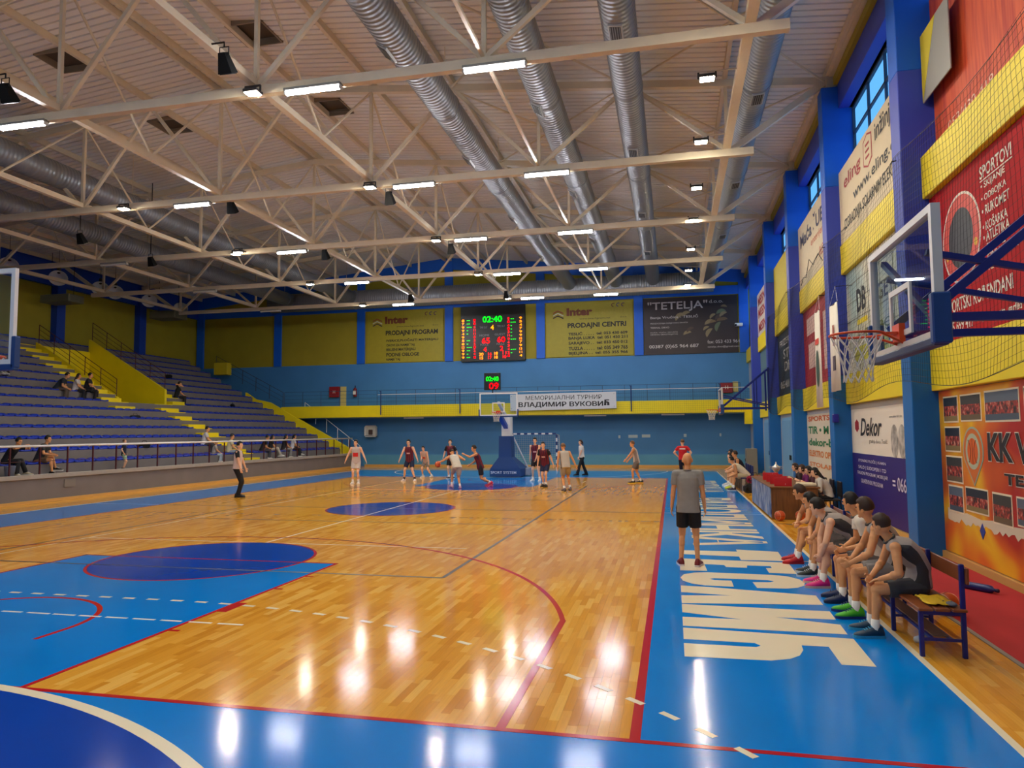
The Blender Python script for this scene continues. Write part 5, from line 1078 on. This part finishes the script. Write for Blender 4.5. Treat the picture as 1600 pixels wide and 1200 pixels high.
def person(label, x, y, z=0.0, face=0.0, H=1.8, vox=.014, pel=(0, 0, .93), lean=0.0, lean2=None, side=0.0, twist=0.0, head=(0, 0), LF=(-.11, 0, .08), RF=(.11, 0, .08), LH=None, RH=None, lp=None, rp=None, kl=(0, 1, 0), kr=(0, 1, 0),
           toes=(8, -8), skin=0, top='jersey', topc='8f8a86', bot='shorts', botc='55524f', hair='short', hairc='black', shoe='eeeeee', sole='e8e8e4', sock='e8e4dc', side_c=None, fem=False, fl=.95, grip=None, number=None, extra=None, seat=False, shoe_pitch=(0, 0), short_len=.72, collar=None, untuck=False, sleeve_c=None):
    s = H / 1.8; t = thing('person', label, 'person', (x, y, z), R(face)); t.scale = (s, s, s); sk = SKIN[skin]
    V3 = Vector; P = V3(pel)
    if lean2 is None: lean2 = lean
    def up(l): return V3((math.sin(R(side)) * math.cos(R(l)), math.sin(R(l)), math.cos(R(l)) * math.cos(R(side)))).normalized()
    u1, u2 = up(lean), up(lean2)
    rt0 = V3((1, 0, 0)); rt = V3((math.cos(R(twist)), math.sin(R(twist)), 0)); rt = (rt - u2 * rt.dot(u2)).normalized(); fw = u2.cross(rt)
    f1 = u1.cross(rt0).normalized()
    waist = P + u1 * .15; chest = waist + u2 * .2; shc = waist + u2 * .36; neck = waist + u2 * .41
    sw = .165 if fem else .185; hw = .095 if fem else .088
    S = {-1: shc - rt * sw, 1: shc + rt * sw}; Hp = {-1: P - rt0 * hw - u1 * .03, 1: P + rt0 * hw - u1 * .03}
    # head frame
    hy, hp = head; hu = (u2 * .45 + V3((0, 0, .55))).normalized(); hr = (rt - hu * rt.dot(hu)).normalized(); hf = hu.cross(hr)
    M1 = Matrix.Rotation(R(hy), 3, hu); hf = M1 @ hf; hr = M1 @ hr; M2 = Matrix.Rotation(R(hp), 3, hr); hf = M2 @ hf; hu = M2 @ hu
    hc = neck + u2 * .05 + hu * .13 + hf * .025; FR = (hr, hf, hu)
    def hp_(a, b_, c): return hc + hr * a + hf * b_ + hu * c
    if LH is None: LH = tuple(S[-1] + V3((-.06, .03, -.52)))
    if RH is None: RH = tuple(S[1] + V3((.06, .03, -.52)))
    hands, feet = {-1: V3(LH), 1: V3(RH)}, {-1: V3(LF), 1: V3(RF)}
    poles = {-1: V3(lp or (-.5, -1, -.3)), 1: V3(rp or (.5, -1, -.3))}; kp = {-1: V3(kl), 1: V3(kr)}
    El, Wr, Kn, An = {}, {}, {}, {}
    for q in (-1, 1):
        El[q], Wr[q] = ik(S[q], hands[q], .285, .255, poles[q]); Kn[q], An[q] = ik(Hp[q], feet[q], .435, .425, kp[q])
    b = MB()
    # torso
    fk = .9 if fem else 1.0; um = (u1 + u2).normalized(); rm_ = (rt0 + rt).normalized(); fm = um.cross(rm_).normalized(); bw = Vector((0, -.008 * max(0, lean2 - lean) / 10, .004 * max(0, lean2 - lean) / 10))
    def torso(e, drape=0.0, low=-.1, top_=True):
        rg = [(P + u1 * low, rt0, f1, (.174 if drape else .11) + e, (.13 if drape else .085) + e)] + ([(P - u1 * .05, rt0, f1, (.172 if drape else .15) + e, (.128 if drape else .108) + e)] if low < -.06 else []) + [(P + u1 * .02, rt0, f1, (.168 if drape else .16) + e, (.122 if drape else .115) + e), (P + u1 * .09, rm_, fm, (.15 + drape * .9) * fk + e, .108 + e + drape * .3), (waist, rm_, fm, (.14 + drape * 1.5) * fk + e, .1 + e + drape * .7),
              (waist + u2 * .1 + bw, rt, fw, (.15 + drape * .3) * fk + e, .107 + e), (chest + bw, rt, fw, .166 * fk + e, .114 + e), (waist + u2 * .29 + bw, rt, fw, .17 * fk + e, .106 + e), (shc, rt, fw, .15 * fk + e, .082 + e)]
        if top_: rg += [(shc + u2 * .035, rt, fw, .11 + e * .5, .064 + e * .5), (neck + u2 * .012, rt, fw, .062, .056)]
        return rg
    b.loft(torso(0)); b.cap(S[-1] * .8 + shc * .2, S[1] * .8 + shc * .2, .058, .058)
    b.cap(neck - u2 * .04, hc - hu * .07, .056, .05)
    # head: skull, jaw, nose, ears, brow, chin
    b.ell(hc + hu * .01 - hf * .008, .076, .094, .104, FR, 16, 12); b.ell(hp_(0, .03, -.06), .056, .06, .058, FR); b.ell(hp_(0, .098, -.012), .012, .017, .024, FR, 8, 6); b.ell(hp_(0, .074, -.1), .024, .022, .02, FR, 8, 6); b.ell(hp_(0, .075, .032), .052, .02, .014, FR, 8, 6)
    for q in (-1, 1): b.ell(hp_(q * .079, -.008, -.012), .011, .024, .034, FR, 8, 6)
    for q in (-1, 1):
        b.ell(S[q], .06, .06, .06); b.cap(S[q], El[q], .053, .042); b.ell(S[q].lerp(El[q], .4), .05, .05, .07, None, 10, 6); b.cap(El[q], Wr[q], .042, .028); b.ell(El[q].lerp(Wr[q], .28), .044, .044, .05)
        # hand: palm, four fingers, thumb
        d = (Wr[q] - El[q]).normalized(); g = grip.get(q) if grip else None
        if g: d = (d * .3 + V3(g)).normalized()
        nrm = V3((-q, 0, 0)) if abs(d.x) < .7 else V3((0, 0, -1))
        nrm = (nrm - d * nrm.dot(d)).normalized(); sd = d.cross(nrm).normalized()
        if sd.y < 0 and abs(sd.y) > .2: sd = -sd
        b.ell(Wr[q] + d * .05, .04, .018, .055, (sd, nrm, d), 10, 6); fr = .0105 if vox > .01 else .009
        for i in range(4):
            o_ = -.03 + .02 * i; Lf = (.062, .072, .068, .054)[3 - i]; a0 = Wr[q] + d * .088 + sd * o_; a1 = a0 + (d * .9 + nrm * .35 + sd * o_ * 1.5).normalized() * Lf * .55; a2 = a1 + (d * .6 + nrm * .75).normalized() * Lf * .55
            b.cap(a0, a1, fr, fr * .95, 6); b.cap(a1, a2, fr * .95, fr * .8, 6)
        a0 = Wr[q] + d * .03 + sd * .034; a1 = a0 + (d * .6 + sd * .75 + nrm * .25).normalized() * .042; a2 = a1 + (d * .9 + sd * .2 + nrm * .3).normalized() * .032; b.cap(a0, a1, .013, .011, 6); b.cap(a1, a2, .011, .009, 6)
        # legs
        b.cap(Hp[q], Kn[q], .086, .056); b.ell(Hp[q].lerp(Kn[q], .35), .08, .08, .1); b.ell(Kn[q], .055, .058, .06); b.cap(Kn[q], An[q], .05, .036); calf = Kn[q].lerp(An[q], .32); bk_ = (Kn[q] - An[q]).normalized(); bdir = V3((0, -1, 0)); bdir = (bdir - bk_ * bdir.dot(bk_)); 
        b.ell(calf + (bdir.normalized() * .016 if bdir.length > .1 else V3((0, 0, 0))), .05, .052, .1, None if abs(bk_.z) > .8 else None)
        tz = R(toes[0 if q < 0 else 1]); fd = V3((math.sin(-tz), math.cos(tz), 0)); b.cap(An[q] - V3((0, 0, .03)), An[q] + fd * .12 - V3((0, 0, .045)), .034, .026)
    remesh_obj('body', b, sk, t, vox, 3)
    # face
    for q in (-1, 1):
        e = obj('eye', EYE_ME, EYE_M, t, True, tuple(hp_(q * .031, .081, .012))); e.rotation_euler = Matrix((hr, hf, hu)).transposed().to_euler()
    e = obj('mouth', LIP_ME, LIP_M, t, True, tuple(hp_(0, .083, -.062))); e.rotation_euler = Matrix((hr, hf, hu)).transposed().to_euler()
    # hair
    hm = HAIR[hairc]
    if hair in ('short', 'long', 'tail', 'cap', 'fringe', 'fade'):
        hb = MB(); rh = random.Random(hash(label) % 9999 if False else len(label) * 7 + int(x * 10)); nu, nv_ = 22, 16; hb.ell((0, 0, 0), 1, 1, 1, None, nu, nv_)
        vs = []
        for (vx, vy, vz) in hb.v:
            k = 1.0 + rh.uniform(-.03, .05)
            if vy > .3 and vz < (.42 if hair != 'fringe' else .2): k = .8
            elif vz < -.25 and hair in ('short', 'fringe', 'cap', 'fade'): k = .82
            elif hair == 'fade' and vz < .15: k = .9
            sc_h = 1.0 if vz < 0 else 1.06
            vs.append(tuple(hc + hu * .014 - hf * .01 + hr * vx * .087 * k + hf * vy * .105 * k + hu * vz * .116 * k * sc_h))
        hb.v = vs
        ho = hb.build('hair' if hair != 'cap' else 'cap', hm if hair != 'cap' else mat('1c2230', .7), t, True)
        if hair == 'cap': MB().ell(hp_(0, .12, .05), .06, .07, .008, FR).build('cap_brim', mat('1c2230', .7), t, True)
        if hair in ('long', 'tail'):
            lb = MB()
            if hair == 'long':
                for q in (-.05, -.02, .02, .05): lb.cap(hp_(q, -.06, .03), neck - fw * .1 + rt * q * 1.6 - u2 * .1, .045, .035)
            else: lb.cap(hp_(0, -.095, .04), hp_(0, -.13, -.03), .03, .03); lb.cap(hp_(0, -.13, -.03), hp_(0, -.12, -.2), .03, .014)
            remesh_obj('long_hair', lb, hm, t, .014, 2)
    # top garment
    tm = mat(topc, .75, noise=.05, nscale=14)
    if side_c: tm = side_panel_mat(topc, side_c)
    g_ = MB(); e = .016
    g_.loft(torso(e, .012, -.1 if (bot == 'shorts' or untuck) and not seat else -.02))
    if top == 'jersey':
        g_.cap(shc - rt * .11 + u2 * .0, shc + rt * .11 + u2 * .0, .068, .068)
    else:
        g_.cap(S[-1] * .85 + shc * .15, S[1] * .85 + shc * .15, .074, .074); k = {'tee': .62, 'long': 1.0, 'sleeve': .6}[top]
        for q in (-1, 1):
            if sleeve_c:
                sg = MB(); sg.cap(S[q] - rt * q * .02, S[q].lerp(El[q], k), .076, .066, 12, False, True); remesh_obj('sleeve', sg, mat(sleeve_c, .75), t, max(vox, .009), 2); continue
            g_.cap(S[q], S[q].lerp(El[q], k), .07, .064 if top != 'long' else .055, 12, False, top != 'long')
            if top == 'long': g_.cap(El[q], El[q].lerp(Wr[q], .93), .055, .04, 12, False, True)
    remesh_obj('shirt' if top != 'jersey' else 'jersey', g_, tm, t, max(vox, .009), 3)
    if collar: MB().tube([neck + u2 * .01 + (rt * math.cos(R(a)) + fw * math.sin(R(a))) * .066 for a in range(0, 360, 24)], .014, 6, True).build('collar', mat(collar, .7), t, True)
    # lower garment
    bm_ = mat(botc, .75, noise=.05, nscale=14); g_ = MB(); g_.loft(torso(.012, 0, -.1, False)[:4])
    for q in (-1, 1):
        if bot == 'shorts': g_.cap(Hp[q], Hp[q].lerp(Kn[q], short_len), .108, .096, 12, False, True)
        else:
            g_.cap(Hp[q], Kn[q], .1, .074, 12); g_.cap(Kn[q], Kn[q].lerp(An[q], fl), .074, .07 if fem is False else .085, 12, False, True)
    remesh_obj('shorts' if bot == 'shorts' else 'trousers', g_, bm_, t, max(vox, .009), 3)
    # socks and shoes
    sm_, so_ = mat(shoe, .55), mat(sole, .6)
    for q in (-1, 1):
        i = 0 if q < 0 else 1
        if bot == 'shorts' and sock: MB().cap(An[q] - V3((0, 0, .02)), An[q].lerp(Kn[q], .27), .043, .046, 10, False, True).build('sock', mat(sock, .8), t, True)
        so = obj('shoe', UPPER_ME, sm_, t, True, tuple(An[q] - V3((0, 0, .08)))); so.rotation_euler = (R(shoe_pitch[i]), 0, R(toes[i])); so.scale = (1.14, 1.12, 1.22); obj('sole', SOLE_ME, so_, so); obj('laces', LACE_ME, so_, so)
    return t, dict(neck=neck, chest=chest, rt=rt, fw=fw, u2=u2, P=P, s=s)
_SP = {}
def side_panel_mat(c, c2):
    if (c, c2) in _SP: return _SP[(c, c2)]
    m = bpy.data.materials.new('jersey_with_side_panels'); m.use_nodes = True; nt = m.node_tree; b = nt.nodes['Principled BSDF']; tc = nt.nodes.new('ShaderNodeTexCoord'); sp = nt.nodes.new('ShaderNodeSeparateXYZ'); nt.links.new(tc.outputs['Object'], sp.inputs[0])
    a = nt.nodes.new('ShaderNodeMath'); a.operation = 'ABSOLUTE'; nt.links.new(sp.outputs['X'], a.inputs[0]); g = nt.nodes.new('ShaderNodeMath'); g.operation = 'GREATER_THAN'; g.inputs[1].default_value = .158; nt.links.new(a.outputs[0], g.inputs[0])
    mx = nt.nodes.new('ShaderNodeMix'); mx.data_type = 'RGBA'; mx.inputs[6].default_value = lin(c); mx.inputs[7].default_value = lin(c2); nt.links.new(g.outputs[0], mx.inputs[0]); nt.links.new(mx.outputs[2], b.inputs['Base Color']); b.inputs['Roughness'].default_value = .75
    _SP[(c, c2)] = m; return m
def stripes_mat(c, c2):
    if ('st', c, c2) in _SP: return _SP[('st', c, c2)]
    m = bpy.data.materials.new('striped_jersey'); m.use_nodes = True; nt = m.node_tree; b = nt.nodes['Principled BSDF']; tc = nt.nodes.new('ShaderNodeTexCoord'); w = nt.nodes.new('ShaderNodeTexWave'); w.inputs['Scale'].default_value = 4.2; nt.links.new(tc.outputs['Object'], w.inputs['Vector'])
    mx = nt.nodes.new('ShaderNodeMix'); mx.data_type = 'RGBA'; mx.inputs[6].default_value = lin(c); mx.inputs[7].default_value = lin(c2); nt.links.new(w.outputs['Fac'], mx.inputs[0]); nt.links.new(mx.outputs[2], b.inputs['Base Color']); b.inputs['Roughness'].default_value = .75
    _SP[('st', c, c2)] = m; return m
def chest_patch(pp, c, w, h, dz=0.0, back=False, name='print'):
    """small printed panel on the chest or back"""
    t, k = pp; sg = -1 if back else 1; o = k['chest'] + k['u2'] * dz; n = k['fw'] * sg; b = MB(); vs = []
    for (a, e) in ((-1, -1), (1, -1), (1, 1), (-1, 1)): vs.append(o + k['rt'] * a * w / 2 + k['u2'] * e * h / 2 + n * .129)
    vs += [v - n * .02 for v in vs]; b.add(vs, [(0, 1, 2, 3), (7, 6, 5, 4), (0, 4, 5, 1), (1, 5, 6, 2), (2, 6, 7, 3), (3, 7, 4, 0)]); b.build(name, mat(c, .7), t)
NV = .0075
GREYJ, DKG = 'a39c98', '3a393b'
sit = dict(pel=(0, 0, .555), seat=True)
# --- six players on the near benches (all face the court, -X)
def benched(label, y, fx, fy, H, **k):
    """fx = how far the shoes stand out from the seat, fy = along the bench"""
    d = dict(pel=(0, .02, .575), seat=True, LF=(-.16 + fy, fx, .08), RF=(.13 + fy, fx - .03, .08), top='jersey', topc=GREYJ, side_c=DKG, botc='6a6664', collar='3a393b', vox=NV); d.update(k)
    return person(label, 2.78, y, 0, 90, H, **d)
p6 = benched('seated player nearest the camera in grey jersey, teal shoes, hands on knees', 3.08, .5, .0, 1.7, lean=-8, lean2=42, twist=-16, head=(-34, 8), LH=(-.12, .42, .62), RH=(.06, .46, .62), lp=(-1, -.4, -.5), rp=(1, -.4, -.5), shoe='123a52', sole='3aa0c0', hair='fade', hairc='brown', skin=1, botc='3f3f42')
benched('second seated player from the camera in grey jersey with green and navy shoes', 3.86, .48, .0, 1.78, lean=-4, lean2=34, twist=-14, head=(-30, 8), LH=(-.12, .5, .62), RH=(.12, .44, .63), lp=(-1, -.3, -.5), rp=(1, -.3, -.5), shoe='4ab81c', sole='1c2c6a', hair='short', hairc='brown', skin=1, botc='8a8684')
benched('third seated player from the camera wearing a white undershirt sleeve', 4.6, .46, .0, 1.76, lean=-4, lean2=32, twist=-10, head=(-30, 6), LH=(-.06, .36, .66), RH=(.08, .4, .64), top='sleeve', topc='e6dfcf', side_c=None, shoe='1a2850', sole='12203c', hair='short', hairc='black', skin=1, collar='55524f')
benched('fourth seated player hunched forward in grey jersey with pink shoes', 5.46, .52, .0, 1.8, lean=22, lean2=60, twist=-12, head=(-22, 14), LH=(-.1, .52, .42), RH=(.1, .5, .42), lp=(-1, .2, -.3), rp=(1, .2, -.3), shoe='e6187c', sole='e8b8a0', hair='short', hairc='black', skin=2, botc='55524f')
benched('fifth seated player, mostly hidden, with black and white shoes and clasped hands', 6.22, .52, .0, 1.76, lean=20, lean2=54, head=(-16, 10), LH=(-.05, .5, .55), RH=(.05, .5, .56), lp=(-1, .1, -.3), rp=(1, .1, -.3), shoe='1c2624', sole='d8dcd8', hair='short', hairc='black', skin=1)
benched('sixth seated player farthest along the near benches with red shoes', 7.25, .56, .0, 1.78, lean=14, lean2=50, twist=-8, head=(-16, 6), LH=(-.1, .46, .66), RH=(.08, .5, .64), lp=(-1, 0, -.3), rp=(1, 0, -.3), shoe='c41420', sole='b01018', hair='short', hairc='brown', skin=1)
# --- coach with his back to the camera
person('bald coach in grey polo shirt and black shorts standing with his back to us', .55, 6.62, 0, -3, 1.77, NV, pel=(0, 0, .95), lean=1, lean2=3, head=(-4, 2), LF=(-.13, .0, .08), RF=(.13, -.03, .08), LH=(-.27, .04, .86), RH=(.26, .05, .88), lp=(-.6, -1, 0), rp=(.6, -1, 0), skin=1, top='tee', topc='8d8a84', botc='0d0d10', hair='none', shoe='7a1820', sole='e2d8d4', sock=None, toes=(10, -10), collar='85827c')
# --- players and officials on the floor
WJ, RJ = 'c0b4b2', '7c1024'
ST = stripes_mat('7c1226', '2a1430')
def red(pp):
    for c in pp[0].children: pass
    return pp
pp = person('attacker in white jersey with red chest print standing wide on the left', -12.83, 23.1, 0, 195, 1.88, lean=5, lean2=8, head=(-25, 4), LF=(-.1, .02, .08), RF=(.12, .06, .08), LH=(-.42, .12, .92), RH=(.4, .1, .95), topc=WJ, botc='c8c0bc', shoe='e8e4dc', skin=2, hair='short', hairc='black'); chest_patch(pp, 'd02428', .2, .16, -.08)
REDS = []
pp = person('tall defender in maroon jersey with arms spread, left of the key', -11.1, 24.9, 0, 180, 1.9, pel=(0, 0, .9), lean=10, lean2=14, head=(0, 6), LF=(-.24, 0, .08), RF=(.24, .02, .08), LH=(-.42, .22, .92), RH=(.36, .3, .86), topc=RJ, botc='10183c', shoe='e0dcd8', sole='e8e4e0', sock='1a1a20', skin=2, hairc='black'); REDS.append(pp); chest_patch(pp, 'd8b8b8', .14, .05, -.04)
pp = person('boy in white jersey striding behind the tall maroon defender', -11.3, 27.6, 0, 165, 1.62, pel=(0, 0, .86), lean=18, lean2=24, head=(10, 0), LF=(-.3, -.1, .1), RF=(.12, .1, .08), LH=(-.3, .2, .8), RH=(.1, .32, .95), topc='c4a8a0', botc='8a8078', shoe='d8d8d4', skin=2, hairc='black'); chest_patch(pp, 'c83828', .16, .08, -.1)
pp = person('defender in maroon jersey over black shirt behind the dribbler', -9.75, 26.7, 0, 178, 1.84, lean=8, lean2=12, head=(5, 8), LH=(-.3, .12, .95), RH=(.3, .2, .98), top='tee', topc='4a1020', sleeve_c='101016', botc='101018', shoe='20222c', skin=2, hairc='black'); REDS.append(pp)
pp = person('dribbling attacker seen from behind in white jersey, bent forward', -7.85, 21.35, 0, 30, 1.82, pel=(.02, -.02, .82), lean=32, lean2=46, side=-8, head=(10, -18), LF=(-.12, .26, .1), RF=(.1, -.22, .08), LH=(-.55, .5, .98), RH=(.4, .5, 1.05), topc='d0c8b8', botc='b8ac9c', shoe='e8b8c0', sole='d89098', sock='e4dcd4', skin=1, hairc='brown', shoe_pitch=(0, -8)); chest_patch(pp, 'f0ece2', .1, .16, .06, True, 'number')
pp = person('defender in maroon jersey with pink shoes lunging at the dribbler', -7.15, 22.3, 0, 110, 1.83, pel=(0, .0, .78), lean=14, lean2=22, head=(0, 4), LF=(-.18, -.42, .16), RF=(.18, -.42, .08), LH=(-.1, .62, 1.25), RH=(.16, .38, .85), kl=(0, 1, -.2), kr=(.1, 1, 0), topc='6a1020', botc='14101c', shoe='d81c3c', sole='e86a80', skin=1, hairc='black', shoe_pitch=(-35, 0)); REDS.append(pp)
pp = person('tall maroon player resting a hand near his knee by the basket base', -5.5, 25.5, 0, 175, 1.92, lean=12, lean2=16, head=(8, 6), LF=(-.16, .06, .08), RF=(.16, -.04, .08), LH=(-.02, .3, .76), RH=(.26, .02, .9), topc=RJ, botc='1c1018', shoe='ece8e4', skin=2, hairc='black'); REDS.append(pp); chest_patch(pp, 'd8b8b8', .14, .05, -.04)
pp = person('maroon player with one black sleeve stepping forward near the basket', -4.55, 22.4, 0, 170, 1.8, pel=(0, 0, .92), lean=16, lean2=22, head=(15, 10), LF=(-.06, .08, .08), RF=(.1, -.06, .08), LH=(-.38, .06, .8), RH=(.28, .1, .82), topc='7a1428', botc='14204a', shoe='16181c', sole='2a2c30', skin=2, hairc='black', top='tee', sleeve_c='14141c'); REDS.append(pp); chest_patch(pp, 'd8b0b0', .14, .05, -.04)
person('attacker in white jersey seen from behind right of the key', -3.5, 20.65, 0, 22, 1.84, pel=(0, -.04, .88), lean=20, lean2=26, head=(18, -6), LF=(-.08, -.18, .08), RF=(.2, .12, .08), LH=(-.26, .14, .82), RH=(.42, .12, .86), topc='b8ac9c', side_c='6a5c50', botc='9a8e80', shoe='6a6470', sole='4a484c', sock='e8e4dc', skin=1, hairc='light')
pp = person('woman referee in white shirt and black flared trousers walking', -4.05, 29.8, 0, 120, 1.74, lean=3, LF=(-.1, .3, .08), RF=(.1, -.28, .08), LH=(-.2, .25, .9), RH=(.26, .0, .92), top='tee', topc='dcd8d4', bot='trousers', botc='0e0e12', shoe='0e0e12', sole='0e0e12', hair='tail', hairc='brown', skin=2, fem=True); 
person('player in white jersey and grey shorts watching near the sideline', -1.18, 24.8, 0, 95, 1.76, pel=(0, -.02, .93), lean=8, lean2=14, head=(0, 2), LF=(-.1, .14, .08), RF=(.12, -.2, .08), LH=(-.14, .42, 1.0), RH=(.22, .3, .96), topc='cfc4bc', side_c='8a7c76', botc='6a6460', shoe='141216', sole='d8b840', skin=1, hairc='light')
pp = person('coach in red polo shirt with hands on hips beyond the grey coach', .72, 26.2, 0, -8, 1.78, lean=2, head=(28, 0), LH=(-.2, .04, 1.04), RH=(.2, .04, 1.04), lp=(-1, -.4, 0), rp=(1, -.4, 0), top='tee', topc='c80f1c', bot='trousers', botc='10142c', shoe='15151a', hair='fade', hairc='light', skin=2); chest_patch(pp, 'e8d8d8', .24, .05, .1, True)
person('referee in pale shirt with black sleeves standing on the left sideline', -14.15, 16.6, 0, -72, 1.9, .011, lean=2, lean2=4, head=(-12, 0), LF=(-.08, .0, .08), RF=(.09, .06, .08), LH=(-.24, .2, .88), RH=(.3, .2, .84), top='tee', topc='d2beb8', sleeve_c='0e0e12', bot='trousers', botc='0b0b0f', shoe='0e0e12', sole='0e0e12', hair='short', hairc='black', skin=2)
for pp in REDS:
    for c in pp[0].children:
        if c.name.startswith(('jersey', 'shirt')): c.data.materials.clear(); c.data.materials.append(ST)
for i, (o, m) in enumerate(REMESH):
    if any(o.parent == pp[0] for pp in REDS) and o.name.startswith(('jersey', 'shirt')): REMESH[i] = (o, ST)
# --- far team bench and scorers
FB = dict(pel=(0, 0, .55))
person('hunched player in cream top on the nearest chair of the far bench', 2.85, 21.62, 0, 90, 1.8, pel=(0, .02, .56), lean=38, lean2=54, head=(0, 24), LF=(-.14, .46, .08), RF=(.12, .44, .08), LH=(-.1, .55, .5), RH=(.08, .55, .5), topc='e0d4b8', botc='c9b48c', shoe='3a2430', sole='d0c8c0', skin=1, hairc='black')
person('player in dark vest sitting behind the hunched one on the far bench', 2.85, 22.37, 0, 90, 1.84, pel=(0, .02, .56), lean=18, lean2=28, head=(0, 10), LF=(-.14, .46, .08), RF=(.12, .44, .08), LH=(-.12, .46, .62), RH=(.1, .46, .62), topc='1a1a2c', botc='1a1a2c', shoe='d8e030', sole='a8b020', skin=1, hairc='brown')
person('player in maroon leaning on his elbows, third on the far bench', 2.85, 23.12, 0, 90, 1.8, pel=(0, .02, .56), lean=28, lean2=40, head=(0, 10), LF=(-.14, .46, .08), RF=(.12, .44, .08), LH=(-.08, .52, .6), RH=(.06, .52, .6), topc='5a1024', botc='14142a', shoe='d8d8d8', skin=2, hairc='black')
person('player with dark cap at the far end of the far bench', 2.85, 23.87, 0, 90, 1.86, pel=(0, .02, .56), lean=20, lean2=28, head=(0, 6), LF=(-.14, .46, .08), RF=(.12, .44, .08), LH=(-.12, .46, .62), RH=(.1, .46, .62), topc='5a1024', botc='14142a', shoe='c8c8c8', skin=1, hair='cap')
def scorer(lab, y, c_, hc, x=4.0, hair='long', dz=.0, **k):
    person(lab, x, y, 0, 90, 1.62, pel=(0, .02, .57 + dz), lean=4, lean2=36, head=(0, 6), LF=(-.14, .42, .08), RF=(.12, .42, .08), LH=(-.14, .46, .86), RH=(.12, .46, .86), top='long', topc=c_, bot='trousers', botc='16161c', shoe='16161a', hair=hair, hairc=hc, skin=2, fem=True, **k)
    chair2(x, y, 'dark office chair under the ' + lab.split(' at ')[0], '1a1a20')
def chair2(x, y, lab, c_):
    chair(x + .03, y, lab, c_)
scorer('woman in white top with long black hair at the near end of the scorers table', 13.55, 'd0ccc4', 'black'); scorer('woman in dark maroon top second at the scorers table', 14.4, '4a1c28', 'black'); scorer('woman in purple top third at the scorers table', 15.2, '7a1a6a', 'brown', 3.98); scorer('woman with reddish brown hair farthest at the scorers table', 16.1, '3a2a2c', 'brown', 3.95)
# --- spectators
def spect(lab, k, y, c_, b_, face=-90, H=1.76, dx=0.0, **kw):
    d = dict(pel=(0, 0, .5), lean=8, lean2=14, head=(0, 4), LF=(-.13, .4, -.0 + .08), RF=(.13, .38, .08), LH=(-.1, .4, .58), RH=(.1, .4, .58), top='tee', topc=c_, bot='trousers', botc=b_, shoe='d8d4cc', hairc='black', skin=1); d.update(kw)
    z = SZ0 + RISE * k - RISE + .0
    return person(lab, SX - PITCH * k - .24 + dx, y, z if k else .84 - .02, face, H, **d)
spect('man in black shirt leaning on the stand railing at the left edge', 0, 13.75, '141416', '16161a', -75, 1.8, LH=(-.1, .62, 1.0), RH=(.14, .62, 1.0), lean=24, lean2=34, LF=(-.2, .5, .12), RF=(.14, .42, .08), shoe='c8b898')
spect('man in dark shirt with bare knees beside the one leaning on the railing', 0, 14.95, '26282c', '6a5038', -70, 1.82, LH=(-.05, .5, .66), RH=(.16, .5, .66), lean=16, lean2=24, bot='shorts', sock=None, LF=(-.18, .45, .2), RF=(.16, .5, .08), shoe='15151a')
person('small child in navy shirt and pale green shorts standing at the railing', -19.95, 18.05, .84, -60, 1.15, top='tee', topc='14223a', botc='9ac0a0', hairc='light', shoe='2a2a2e', sock=None, skin=2, LH=(-.22, .05, .95), RH=(.22, .05, .95))
spect('man in dark navy shirt bending forward in the middle rows of the stands', 7, 21.0, '1c2430', '5a4c42', -60, 1.8, lean=30, lean2=40, LH=(-.05, .5, .5), RH=(.1, .5, .5)); spect('woman in white top sitting in the middle rows beside the yellow steps', 7, 22.0, 'cfc8c4', '15151a', -60, 1.68, fem=True, hair='long'); spect('man in dark shirt sitting next to the woman in white by the yellow steps', 7, 22.65, '1c1a1e', '1c1a1e', -60, 1.8)
spect('man in black sitting alone beside the yellow gangway with hand to face', 7, 28.8, '0e0e12', '0e0e12', -60, 1.8, RH=(.05, .22, 1.12))
spect('man in white shirt on the second row near the lower yellow steps', 1, 24.7, 'd8d4d0', '3a3a3c', -60, 1.8); spect('child in pale top on the front row left of the referee', 0, 24.35, 'a8a49c', 'a8b8c8', -60, 1.4); spect('man in cream shirt and dark cap on the front row behind the referee', 0, 25.5, 'd8d0a8', '8a9ab0', -60, 1.8, hair='cap')
spect('spectator in black with light trousers, first of four on the far front row', 0, 28.35, '141418', '3a3c44', -50, 1.75, lean=20, lean2=26); spect('spectator in black with cream trousers, second of four on the far front row', 0, 29.1, '1a1a1e', 'b8b0a0', -50, 1.7, hair='long', fem=True, LF=(-.13, .55, .2), RF=(.1, .58, .22)); spect('spectator in dark top and grey trousers, third of four on the far front row', 0, 30.45, '1c1618', '8a8884', -50, 1.72, hair='long', fem=True); spect('spectator in white top, last of four on the far front row', 0, 31.35, 'd4d0d0', '1a1a20', -50, 1.72, fem=True, hair='tail', LF=(-.13, .55, .2), RF=(.1, .45, .08))
lp_ = person('person in dark trousers lying across the seats behind the near backboard', -26.9, 19.2, SZ0 + RISE * 8 + .08, -90, 1.75, pel=(0, 0, .16), lean=-55, lean2=-60, head=(0, 30), LF=(.5, .55, .12), RF=(.6, .5, .12), kl=(0, 0, 1), kr=(0, 0, 1), LH=(-.35, .0, .3), RH=(.3, .1, .3), top='tee', topc='9aa0a8', bot='trousers', botc='15161c', shoe='b8b4a0', hairc='brown', skin=2)
finish_texts(); finish_remesh()
